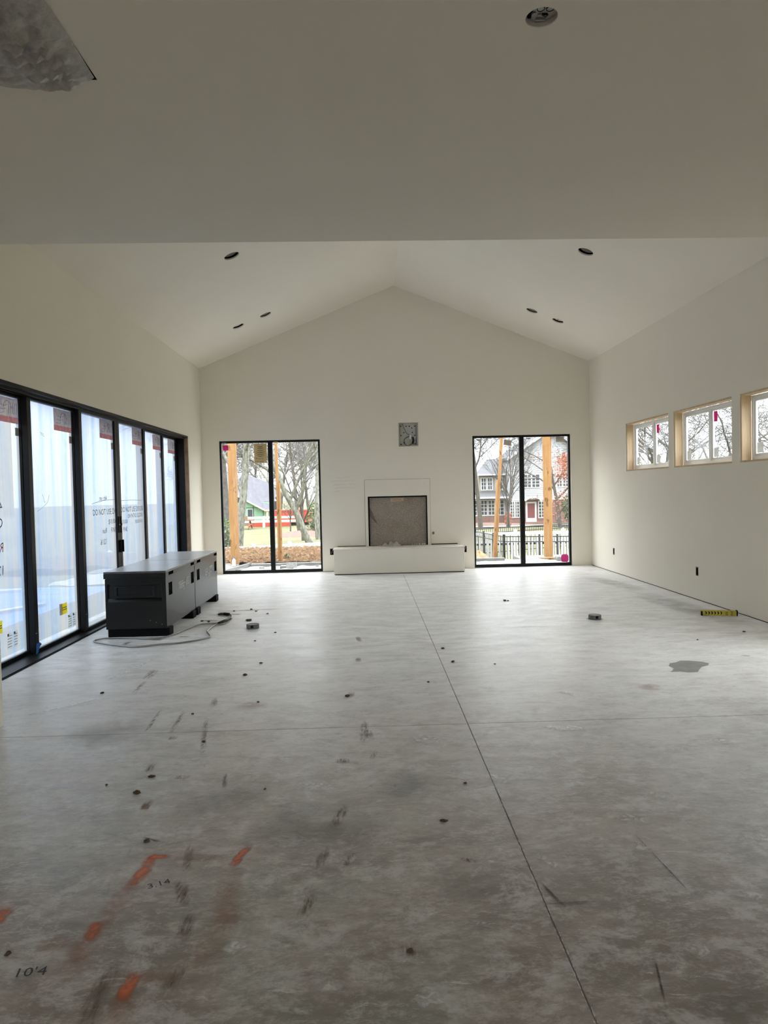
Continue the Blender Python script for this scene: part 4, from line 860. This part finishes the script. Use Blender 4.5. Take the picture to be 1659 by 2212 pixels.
for q, (a, b) in enumerate((((-7.2, 6.2, -.12), (-4.9, 10.8, -.12)), ((-8.4, 11.4, -.12), (-6.0, 12.6, -.12)))):
    tag(MB().bar(a, b, .14, .04).build('plank', 'fencewhite'), ('pale plank lying across the blue tarp, seen through the film', 'pale plank at the far end of the blue tarp')[q], 'plank')
for q, (x0, x1, y0, y1, z1, mt_, lb) in enumerate(((-26, -20, 2, 34, 4.2, 'cream', 'long cream metal shed far beyond the sliding door'), (-40, -34, 8, 70, 9, 'leaftan', 'pale hedge mass far beyond the sliding door'))):
    t_ = thing('shed' if q == 0 else 'hedge', ((x0+x1)/2, (y0+y1)/2, -.3), lb, 'shed' if q == 0 else 'hedge')
    for i in range(24 if q == 0 else 1):
        n_ = 24 if q == 0 else 1; ya = y0+(y1-y0)*i/n_; yb_ = y0+(y1-y0)*(i+1)/n_
        box('wall_rib' if q == 0 else 'hedge_body', mt_, t_, x0, x1-(.0 if i % 2 else .12), ya, yb_, -.3, z1)

# kerb, footings, posts, braces
tag(box('kerb', 'curb', None, -2.62, 3.02, 15.86, 16.0, -.2, -.09, bevel=.01), 'low grey block kerb edging the gravel', 'kerb')
tag(box('footing_slab', 'slabout', None, -6, -2.72, 15.2, 16.6, -.3, -.135), 'grey concrete footing under the left pine post', 'footing')
tag(MB().bar((-3.0, 14.55, -.13), (-2.66, 16.0, -.12), .05, .09).build('form_board', 'slabout'), 'pale form board beside the left footing', 'board')
tag(box('footing_slab', 'slabout', None, 3.4, 5.4, 15.2, 16.8, -.3, -.14), 'grey concrete footing under the right pine post', 'footing')
tag(MB().bar((3.45, 16.0, -.11), (3.95, 14.75, -.12), .05, .06).build('form_board', 'fencewhite'), 'white form board beside the right footing', 'board')
tag(MB().bar((3.75, 15.75, -.12), (4.3, 15.7, -.12), .12, .05).build('form_board', 'pine'), 'short pine board at the foot of the right post', 'board')
tag(MB().tube([(4.02, 15.05, -.07), (4.05, 15.35, -.07)], .055, 16).build('drain_pipe', 'curb'), 'short grey pipe end lying by the right footing', 'pipe')
for x, y, lb, w_ in ((-3.0, 16.1, 'thick knotty pine porch post outside the left glass door', .175), (4.03, 16.0, 'thick knotty pine porch post outside the right glass door', .165)):
    t_ = thing('porch_post', (x, y, -.13), lb, 'post')
    box('post', 'pine', t_, x-w_/2, x+w_/2, y-w_/2, y+w_/2, -.13, 3.4, bevel=.008)
    box('base_bracket', 'steel', t_, x-w_/2-.004, x+w_/2+.004, y-w_/2-.004, y+w_/2+.004, -.14, -.10)
def brace(xt_, xb_, y, xs, zs, lb, sgn):
    t_ = thing('brace', (xb_, y, -.17), lb, 'brace')
    MB().bar((xb_, y, -.17), (xt_, y, 3.3), .055, .09).build('long_board', 'pine', t_)
    f_ = (zs+.17)/3.47; xm_ = xb_+(xt_-xb_)*f_
    MB().bar((xb_+sgn*.055, y-.05, -.17), (xm_+sgn*.055, y-.05, zs), .035, .09).build('splice_board', 'pine', t_)
brace(-2.055, -2.045, 16.4, 0, 1.696, 'doubled pine brace boards outside the right pane of the left door', 1)
brace(3.135, 2.905, 16.4, 0, 1.66, 'leaning doubled pine brace outside the left pane of the right door', -1)
bt = thing('bottle', (-2.99, 15.9, -.13), 'small white bottle with blue cap at the foot of the left post', 'bottle')
MB().lathe([(.035, 0), (.038, .01), (.038, .13), (.02, .16), (.014, .165), (.014, .18), (0, .18)], (-2.99, 15.9, -.13), 16).build('bottle_body', 'white', bt, smooth=True)
MB().lathe([(.017, .17), (.017, .2), (0, .2)], (-2.99, 15.9, -.13), 14).build('cap', 'tape', bt)
tag(box('paver', 'curb', None, -1.9, -1.62, 15.25, 15.5, -.16, -.09, bevel=.01), 'loose grey paver on the gravel outside the left door', 'paver')

# ------------------------------------------------------------------ outdoors: fences
def white_fence(name, pts, zt, nrail, label, ph=1.15, rail=.13, post=.12, step=2.0):
    a, b = Vector(pts[0]), Vector(pts[1]); t_ = thing(name, (a.x, a.y, ter(a.y)), label, 'fence'); d = (b-a); n_ = max(1, int(d.length/step))
    for i in range(n_+1):
        p = a+d*(i/n_); g_ = zt(p); box('post', 'fencewhite', t_, p.x-post/2, p.x+post/2, p.y-post/2, p.y+post/2, g_-ph, g_+.05)
        MB().add([(p.x-post*.6, p.y-post*.6, g_+.05), (p.x+post*.6, p.y-post*.6, g_+.05), (p.x+post*.6, p.y+post*.6, g_+.05), (p.x-post*.6, p.y+post*.6, g_+.05), (p.x, p.y, g_+.11)], [(0, 1, 2, 3), (0, 1, 4), (1, 2, 4), (2, 3, 4), (3, 0, 4)]).build('post_cap', 'fencewhite', t_)
        if i < n_:
            q = a+d*((i+1)/n_)
            for r_ in range(nrail): MB().bar((p.x, p.y, g_-.07-.42*r_), (q.x, q.y, zt(q)-.07-.42*r_), .04, rail).build('rail', 'fencewhite', t_)
    return t_
white_fence('rail_fence', ((-8.6, 23.95, 0), (2.1, 24.15, 0)), lambda p: -.25+.028*(p.x+3), 2, 'white vinyl rail fence behind the pine straw bank', step=1.18)
white_fence('rail_fence', ((-24, 80.5, 0), (-7.5, 80, 0)), lambda p: -1.15, 2, 'far white rail fence in front of the red dumpster', ph=1.2, rail=.26, post=.26, step=4)
wf = white_fence('picket_fence', ((4.2, 29.5, 0), (9.3, 27.0, 0)), lambda p: -.32+.03*(p.x-5), 1, 'white vinyl picket fence beyond the black pool fence', step=1.7, rail=.11)
for i in range(34):
    x = 4.25+5.0*i/33; y = 29.5-2.5*(x-4.2)/5.1; z = -.42+.03*(x-5); MB().box(x-.04, x+.04, y-.012, y+.012, z-.95, z).build('picket', 'fencewhite', wf)
def metal_fence(a, b, za, zb, n_, label, posts):
    a, b = Vector(a), Vector(b); t_ = thing('metal_fence', (a.x, a.y, za-1.25), label, 'fence')
    pk = None
    for i in range(n_+1):
        f_ = i/n_; p = a+(b-a)*f_; z = za+(zb-za)*f_
        if i % posts == 0: MB().box(p.x-.03, p.x+.03, p.y-.03, p.y+.03, z-1.3, z+.06).build('post', 'fenceblack', t_)
        elif pk is None: pk = MB().box(p.x-.009, p.x+.009, p.y-.009, p.y+.009, z-1.25, z).build('picket', 'fenceblack', t_); p0 = (Vector((p.x, p.y, z)))
        else: c_ = pk.copy(); COL.objects.link(c_); c_.location = Vector((p.x, p.y, z))-p0
    for dz in (-.02, -.2, -1.1): MB().bar((a.x, a.y, za+dz), (b.x, b.y, zb+dz), .03, .035).build('rail', 'fenceblack', t_)
metal_fence((4.30, 31, 0), (4.72, 25, 0), -.31, -.22, 28, 'near left run of the black metal pool fence', 7)
metal_fence((4.75, 25, 0), (7.6, 24.0, 0), -.22, -.21, 30, 'near front run of the black metal pool fence', 6)
metal_fence((4.32, 31.2, 0), (10.2, 35.5, 0), -.31, -.36, 56, 'far run of the black metal pool fence', 14)
def mound(name, mt, x, y, rx, ry, hz, label, cat, z, seed):
    random.seed(seed); n_, k_ = (40, 14) if hz > .5 else (22, 7); vs = [(x, y, z+hz)]
    for r_ in range(1, k_+1):
        for i in range(n_):
            a = 2*math.pi*i/n_; q = r_/k_*random.uniform(.93, 1.07); vs.append((x+rx*q*math.cos(a), y+ry*q*math.sin(a), z+hz*(1-min(1, q))**.8+random.uniform(0, .05)*hz*(2 if hz > .5 else 4)*(r_ < k_)))
    fs = [(0, 1+i, 1+(i+1) % n_) for i in range(n_)]+[(1+(r_-1)*n_+i, 1+r_*n_+i, 1+r_*n_+(i+1) % n_, 1+(r_-1)*n_+(i+1) % n_) for r_ in range(1, k_) for i in range(n_)]
    return tag(MB().add(vs, fs).build(name, mt, smooth=True), label, cat)
mound('leaf_pile', 'leafpile', 2.75, 18.2, .95, 1.2, .85, 'pile of tan leaves outside the right glass door', 'leaf pile', -.98, 4)
mound('mulch_bed', 'mulch', -5.4, 60, 3.0, 5.0, .4, 'brown mulch bed under the bare trees on the lawn', 'mulch bed', ter(60)-.1, 5)
mound('mulch_bed', 'mulch', 11.5, 72, 6.0, 2.5, .3, 'brown mulch bed in front of the white house', 'mulch bed', -2.3, 6)

# ------------------------------------------------------------------ outdoors: trees
def tree(x, y, h, r, seed, label, bark='bark2', twig='twig2', lean=(0, 0), depth=5, spread=.65, leaves=None, nleaf=0, leafz=(0, 99), leafx=-99, first=.3, name='bare_tree', droop=0, stems=1, leafsize=.09, zoff=0, rng=9, minr=.007, kids=(3, 4)):
    random.seed(seed); z = ter(y)+zoff-.1 if y > 13 else -.3; t_ = thing(name, (x, y, z), label, 'tree')
    trunk, br, tips = MB(), MB(), []
    def grow(p, d, L, rad, k):
        n_ = 6 if k == 0 else (4 if k < 3 else 3); pts = [p]; rs = [rad]; dd = d
        for i in range(n_):
            jt = .05 if k == 0 else .13; dd = (dd+Vector((random.gauss(0, jt), random.gauss(0, jt), random.gauss(.02, .08)-droop*(k > 1)))).normalized(); p = p+dd*(L/n_); pts.append(p)
            rs.append(max(minr, rad*(1-.55*(i+1)/n_)))
        (trunk if k < 2 else br).tube(pts, rs, 9 if k == 0 else (6 if k == 1 else (4 if k == 2 else 3)), cap=False)
        if k >= depth: tips.append(pts[-1]); tips.append(pts[-2]); return
        c = random.randint(*kids)+(rng-9 if k == 0 else 0)+(3 if k == 0 else 0)
        for i in range(c):
            f_ = random.uniform(first if k == 0 else .25, 1) if i else 1.0
            j = min(n_-1, int(f_*n_)); q = pts[j]+(pts[j+1]-pts[j])*(f_*n_-j if f_ < 1 else 1)
            ax_ = Vector((random.gauss(0, 1), random.gauss(0, 1), random.gauss(0, .6))); base = (pts[j+1]-pts[j]).normalized(); ax_ = (ax_-base*ax_.dot(base)).normalized()
            nd = (base*(1-spread*random.uniform(.55, 1.0))+ax_*spread*random.uniform(.7, 1.1)+Vector((0, 0, .12))).normalized()
            grow(q, nd, L*random.uniform(.5, .72), max(minr, rs[j]*random.uniform(.45, .68)), k+1)
    for s_ in range(stems):
        d0 = Vector((lean[0]+(random.uniform(-.22, .22) if stems > 1 else 0), lean[1]+(random.uniform(-.2, .2) if stems > 1 else 0), 1)).normalized()
        grow(Vector((x+(random.uniform(-.25, .25) if stems > 1 else 0), y, z)), d0, h*.55, r, 0)
    trunk.build('trunk', bark, t_, smooth=True, fix=False); o = br.build('twigs', twig, t_, fix=False); o['kind'] = 'stuff'
    if leaves:
        lm = MB(); pts = [p for p in tips if leafz[0] < p.z < leafz[1] and p.x > leafx] or tips
        for i in range(nleaf):
            p = random.choice(pts)+Vector((random.gauss(0, .28), random.gauss(0, .28), random.gauss(0, .28))); s_ = leafsize*random.uniform(.6, 1.4)
            a = Vector((random.gauss(0, 1), random.gauss(0, 1), random.gauss(0, 1))).normalized(); b = a.cross(Vector((random.gauss(0, 1), random.gauss(0, 1), random.gauss(0, 1)))).normalized()
            lm.add([p-a*s_, p-b*s_*.5, p+a*s_, p+b*s_*.5], [(0, 1, 2, 3)])
        o = lm.build('leaves', leaves, t_, fix=False); o['kind'] = 'stuff'
    return t_
# seen through the left glass door
tree(-7.75, 38.5, 15, .26, 1, 'dark bare tree trunk left of the pine post', 'bark2', 'twig2', first=.35)
tree(-6.75, 37, 16, .24, 2, 'thick lichen covered trunk right of the left pine post', 'bark', 'twig', first=.35, droop=.05)
tree(-3.75, 46, 13, .24, 6, 'big bare tree leaning left across the right pane of the left door', 'bark', 'twig2', lean=(-.42, 0), first=.3)
tree(-4.62, 50.7, 9, .13, 7, 'slender bare tree standing upright on the lawn', 'bark2', 'twig', first=.2, spread=.5)
tree(-3.6, 52, 15, .26, 8, 'lichen covered tree at the right edge of the left door', 'bark', 'twig', lean=(-.08, 0))
tree(-6.3, 66, 12, .22, 9, 'bare tree in front of the red dumpster', 'bark2', 'twig', lean=(-.12, 0))
tree(-7.6, 70, 4, .08, 14, 'small bare ornamental tree on the far lawn', 'bark2', 'twig2', depth=4)
for i, (x, y, h_) in enumerate(((-22, 100, 17), (-17, 106, 18), (-12, 98, 16), (-8.5, 104, 17), (-5, 97, 15), (-2, 92, 14))):
    tree(x, y, h_, .28, 30+i, ('hazy bare tree above the left end of the green house', 'hazy bare tree behind the green house roof', 'hazy bare tree behind the right end of the green house', 'tall hazy tree behind the red dumpster', 'hazy tree behind the slender lawn tree', 'far bare tree at the right edge of the left door')[i], 'bark', 'twig', depth=5, first=.12, minr=.017, kids=(4, 5))
# seen through the right glass door
tree(10.2, 65, 13, .24, 10, 'bare shade tree in front of the white house wing', 'bark2', 'twig2', first=.32, spread=.6, minr=.011, kids=(4, 5))
tree(12.85, 66, 10, .09, 11, 'slender multi stemmed bare tree left of the right door mullion', 'bark2', 'twig2', stems=4, depth=4, spread=.42, first=.3)
tree(17.2, 64, 10, .20, 12, 'oak holding russet leaves beside the right pine post', 'bark2', 'twig2', depth=5, leaves='leafred', nleaf=6500, leafz=(-1.2, 4.2), leafx=15.2, first=.15, spread=.75, leafsize=.075)
tree(8.6, 84, 15, .25, 13, 'bare tree behind the left wing of the white house', 'bark2', 'twig2', minr=.013, kids=(4, 5), first=.2)
tree(11.6, 90, 16, .25, 17, 'tall bare tree rising over the wing roof of the white house', 'bark2', 'twig2', minr=.014, kids=(4, 5), first=.2); tree(19.5, 60, 13, .2, 15, 'bare grey tree at the right edge of the right door', 'bark', 'twig2', minr=.010)
tree(24, 98, 17, .25, 16, 'tall bare tree behind the white house', 'bark2', 'twig2', minr=.014)
# seen through the high windows
hw = ['bare tree outside the first high window, close to the wall line', 'dense bare tree behind the first high window', 'bare tree crowding the middle high window', 'tall bare tree behind the middle high window', 'bare tree between the middle and last high windows', 'tree with fine twigs outside the last high window', 'pale bare tree far behind the last high window', 'far bare tree behind the first high window']
for i, (x, y, h_) in enumerate(((11.2, 27.5, 7.5), (15.2, 36, 9), (14.2, 27.5, 7.5), (18.5, 35, 9), (17.5, 29.5, 7.5), (20.8, 28, 8), (26, 36, 10), (19, 46, 10))):
    tree(x, y, h_, .17, 50+i, hw[i], 'bark2', 'twig2', depth=5, first=.08, spread=.8, minr=.0065, kids=(3, 5))
# evergreens and shrubs
def shrub(x, y, rx, rz, mt, n_, label, seed, leaf=.10):
    random.seed(seed); z = ter(y)-.05; t_ = thing('shrub', (x, y, z), label, 'shrub'); lm, st = MB(), MB()
    for i in range(9):
        a = random.uniform(0, 6.28); st.tube([(x, y, z), (x+math.cos(a)*rx*.3, y+math.sin(a)*rx*.3, z+rz*.6), (x+math.cos(a)*rx*.6, y+math.sin(a)*rx*.6, z+rz*1.3)], [.04, .025, .008], 4, cap=False)
    for i in range(n_):
        while True:
            u = Vector((random.uniform(-1, 1), random.uniform(-1, 1), random.uniform(-1, 1)))
            if .35 < u.length < 1: break
        p = Vector((x+u.x*rx, y+u.y*rx, z+rz*(1+u.z*.98))); a = Vector((random.gauss(0, 1), random.gauss(0, 1), random.gauss(0, 1))).normalized(); b = a.cross(Vector((0.3, random.gauss(0, 1), random.gauss(0, 1)))).normalized()
        s_ = leaf*random.uniform(.6, 1.4); lm.add([p-a*s_, p-b*s_*.6, p+a*s_, p+b*s_*.6], [(0, 1, 2, 3)])
    o = st.build('stems', 'bark2', t_, fix=False); o['kind'] = 'stuff'; o = lm.build('leaves', mt, t_, fix=False); o['kind'] = 'stuff'
shrub(-3.9, 62, 1.5, 1.6, 'leafgreen', 2200, 'dark evergreen bush at the right edge of the left door', 1)
shrub(-7.1, 36, .5, 1.0, 'leafgreen', 500, 'yellow green vine climbing behind the left pine post', 2, .07)
shrub(-4.4, 64, 1.2, .5, 'leaftan', 500, 'low tan shrub under the leaning tree', 3)
shrub(13.35, 68, .38, .75, 'leafred', 260, 'russet leafed shrub against the brick of the white house', 8, .08)
shrub(19.4, 66, 1.5, 1.7, 'leafgreen', 2200, 'green evergreen bush at the corner of the white house', 4)
shrub(-3.1, 19.2, .14, .12, 'leafgreen', 90, 'small green plant on the pine straw bank', 5, .03)
shrub(-1.92, 16.9, .09, .15, 'leafgreen', 110, 'grassy clump beside the doubled pine brace', 6, .03)

# ------------------------------------------------------------------ outdoors: buildings
def pane_window(t_, x0, x1, z0, z1, y, nx, nz, fw=.09):
    f_ = MB().plate([x0-fw, x1+fw], [z0-fw, z1+fw], [(x0, x1, z0, z1)], y-.08, y-.01, FY).build('window', 'fencewhite', t_)
    box('glass', 'housewindow', f_, x0, x1, y-.05, y-.03, z0, z1)
    for i in range(1, nx): xx = x0+(x1-x0)*i/nx; w_ = .035 if nx < 4 or i % 2 else .08; box('muntin', 'fencewhite', f_, xx-w_, xx+w_, y-.075, y-.05, z0, z1)
    for i in range(1, nz): zz_ = z0+(z1-z0)*i/nz; box('muntin', 'fencewhite', f_, x0, x1, y-.075, y-.05, zz_-.03, zz_+.03)
def boards(t_, x0, x1, z0, z1, y, mt, top=None, step=.2):
    mb_2 = MB(); z = z0
    while z < z1:
        a, b = x0, x1
        if top: a, b = top(z)
        if b-a > .1: mb_2.add([(a, y-.005, z+step), (b, y-.005, z+step), (b, y-.045, z), (a, y-.045, z), (a, y, z), (b, y, z)], [(0, 1, 2, 3), (3, 2, 5, 4)])
        z += step
    o = mb_2.build('clapboards', mt, t_, fix=False); o['kind'] = 'stuff'
wh = thing('white_house', (17, 78, -2.3), 'two storey white clapboard house with brick base and dark red door', 'house')
box('wall', 'clap', wh, 14.9, 23.5, 75.3, 84, -2.4, 4.7)
boards(wh, 14.9, 23.5, .22, 4.7, 75.3, 'clap')
box('brick_base', 'brick', wh, 14.8, 23.6, 75.0, 75.4, -2.4, .2); box('belt_trim', 'fencewhite', wh, 14.8, 23.6, 74.92, 75.35, .12, .3)
gx = 19.2
MB().prism([(15.2, 4.6), (23.4, 4.6), (gx, 7.2)], FY, 75.25, 84).build('gable', 'clap', wh)
boards(wh, 0, 0, 4.7, 7.0, 75.25, 'clap', top=lambda z: (15.4+(z-4.6)*(gx-15.2)/2.6, 23.2-(z-4.6)*(23.4-gx)/2.6))
for s_, xe in ((1, 14.6), (-1, 23.9)):
    MB().add([(xe, 74.6, 4.35), (gx, 74.6, 7.35), (gx, 84, 7.35), (xe, 84, 4.35), (xe, 74.6, 4.6), (gx, 74.6, 7.6), (gx, 84, 7.6), (xe, 84, 4.6)], [(0,3,2,1),(4,5,6,7),(0,1,5,4),(1,2,6,5),(2,3,7,6),(3,0,4,7)]).build('roof', 'shingle', wh)
    MB().add([(xe, 74.5, 4.3), (gx, 74.5, 7.3), (gx, 74.5, 7.65), (xe, 74.5, 4.65), (xe, 74.6, 4.3), (gx, 74.6, 7.3), (gx, 74.6, 7.65), (xe, 74.6, 4.65)], [(0,3,2,1),(4,5,6,7),(0,1,5,4),(1,2,6,5),(2,3,7,6),(3,0,4,7)]).build('rake_board', 'fencewhite', wh)
pane_window(wh, 16.45, 18.1, 1.5, 2.8, 75.28, 4, 4); pane_window(wh, 14.95, 15.85, -1.6, .0, 75.02, 4, 5); pane_window(wh, 17.95, 18.75, -1.7, -.05, 75.02, 3, 5); pane_window(wh, 19.9, 21.2, 1.5, 2.8, 75.28, 4, 4)
box('front_door', 'reddoor', wh, 16.72, 17.5, 74.95, 75.0, -1.75, -.2); MB().plate([16.55, 17.68], [-2.3, -.02], [(16.72, 17.5, -1.75, -.2)], 74.9, 75.0, FY).build('door_frame', 'fencewhite', wh)
arc = [(16.3+.05, .05)]+[(17.2+.9*math.cos(math.pi-math.pi*i/14), .05+.42*math.sin(math.pi*i/14)) for i in range(15)]
arc2 = [(17.2+.72*math.cos(math.pi*i/14), .05+.30*math.sin(math.pi*i/14)) for i in range(15)]
MB().prism(arc+arc2, FY, 74.2, 75.0).build('arched_hood', 'fencewhite', wh)
box('door_step', 'brick', wh, 16.2, 18.2, 74.0, 75.0, -2.4, -2.15)
MB().tube([(19.85, 74.9, 4.5), (19.85, 74.9, -1.95), (20.05, 74.8, -2.2)], .06, 8).build('downspout', 'fencewhite', wh); MB().tube([(14.85, 74.9, .1), (14.85, 74.9, -1.7), (14.65, 74.8, -2.1)], .06, 8).build('downspout', 'fencewhite', wh)
box('lower_wing', 'clap', wh, 11.0, 14.85, 76.5, 83, -2.4, .6); box('upper_wing', 'cream', wh, 12.0, 14.9, 77.2, 84, .6, 3.0)
box('porch_brick', 'brick', wh, 11.0, 14.85, 76.1, 76.5, -2.4, -1.55)
MB().add([(10.4, 75.6, .55), (14.9, 75.6, .55), (14.9, 77.4, 1.2), (11.2, 77.4, 1.2), (10.4, 75.6, .42), (14.9, 75.6, .42)], [(0, 1, 2, 3), (4, 5, 1, 0)]).build('porch_roof', 'shingle', wh)
MB().add([(11.5, 76.6, 2.95), (15.2, 76.6, 2.95), (15.2, 80, 4.7), (13.4, 80, 4.7)], [(0, 1, 2, 3)]).build('wing_roof', 'shingle', wh)
box('wing_eave', 'fencewhite', wh, 11.4, 15.0, 76.5, 76.62, 2.85, 3.0); box('porch_eave', 'fencewhite', wh, 10.3, 14.9, 75.5, 75.62, .38, .56)
for xa, xb_ in ((11.15, 11.6), (12.1, 12.7), (12.9, 13.5), (13.8, 14.5)): pane_window(wh, xa, xb_, -1.35, .15, 76.48, 2, 4, .12)
for xa, xb_ in ((12.3, 12.75), (13.0, 13.4), (13.9, 14.5)): pane_window(wh, xa, xb_, 1.35, 2.55, 77.18, 2, 3, .10)
gh = thing('green_house', (-14, 92, -2.3), 'house under construction clad in green sheathing boards', 'house')
box('wall', 'slate', gh, -22, -16.2, 88.1, 96, -2.4, 2.2); box('low_wall', 'slate', gh, -16.2, -11.9, 88.1, 96, -2.4, .45)
zs_ = [-2.3, -1.55, -.25, .45, 1.3, 2.2]; xs__ = [-22, -20.2, -18.4, -16.2, -15.2, -14.0, -12.8, -11.9]
for i in range(7):
    for j in range(5 if i < 3 else 3):
        box('sheathing_panel', 'sheath', gh, xs__[i]+.035, xs__[i+1]-.035, 88.0, 88.1, zs_[j]+.03, zs_[j+1]-.03)
MB().add([(-16.3, 87.2, 1.6), (-12.4, 87.2, -.55), (-11.6, 87.4, -.5), (-11.2, 90.5, 2.4), (-15.2, 91, 3.9)], [(0, 1, 2, 3, 4)]).build('roof', 'underlay', gh)
MB().add([(-16.3, 87.2, 1.6), (-15.2, 91, 3.9), (-16.1, 92, 3.9), (-16.3, 92, 1.6)], [(0, 1, 2, 3)]).build('roof_side', 'underlay', gh)
MB().bar((-16.3, 87.15, 1.55), (-12.4, 87.15, -.62), .1, .16).build('eave_board', 'framing', gh); MB().bar((-12.4, 87.15, -.62), (-11.5, 87.35, -.55), .1, .16).build('eave_board', 'framing', gh)
MB().add([(-22.5, 87.4, 2.1), (-15.9, 87.6, 2.1), (-15.9, 91, 4.0), (-21, 91, 4.6)], [(0, 1, 2, 3)]).build('upper_roof', 'underlay', gh)
box('porch_post', 'framing', gh, -12.35, -12.1, 87.3, 87.5, -2.3, -.6); pane_window(gh, -14.7, -14.1, -1.9, -.45, 87.98, 1, 1, .06)
box('window_opening', 'slate', gh, -12.5, -12.1, 90.0, 90.1, .5, 1.2)
dp = thing('dumpster', (-8, 85, -2.3), 'long red roll off dumpster on the far lawn', 'dumpster')
box('tub', 'dump', dp, -11, -5.4, 84, 86.2, -2.0, -.62); box('rim', 'dump', dp, -11.08, -5.32, 83.92, 86.28, -.66, -.52); box('skid', 'slate', dp, -10.8, -5.6, 84.2, 86, -2.3, -2.0)
for i in range(9): box('rib', 'dump', dp, -10.9+.66*i, -10.78+.66*i, 83.9, 84.0, -2.0, -.66)
tag(box('wrapped_pallet', 'white', None, -19.3, -17.6, 84.5, 86, -2.3, -.55, bevel=.05), 'white wrapped pallet of material at the left edge of the left door', 'pallet')
tag(box('red_barrier', 'dump', None, -13.6, -8.8, 81.5, 81.8, -2.3, -1.75, bevel=.03), 'low red barrier behind the far white fence', 'barrier')
pt = thing('picnic_table', (-13.5, 78, -2.3), 'brown wooden picnic table on the far lawn', 'table')
box('table_top', 'picnic', pt, -14.7, -12.4, 77.4, 78.6, -1.45, -1.3); box('bench', 'picnic', pt, -14.7, -12.4, 76.7, 77.0, -1.85, -1.75); box('bench', 'picnic', pt, -14.7, -12.4, 79.0, 79.3, -1.85, -1.75)
for x in (-14.3, -12.8): MB().bar((x, 76.8, -2.3), (x, 77.9, -1.45), .1, .1).build('leg', 'picnic', pt); MB().bar((x, 79.2, -2.3), (x, 78.1, -1.45), .1, .1).build('leg', 'picnic', pt)
box('crossbar', 'picnic', pt, -14.35, -14.25, 76.7, 79.3, -1.9, -1.8)
tag(box('crate', 'picnic', None, -14.0, -13.1, 77.7, 78.3, -1.3, -.95), 'brown crate standing on the picnic table', 'crate')
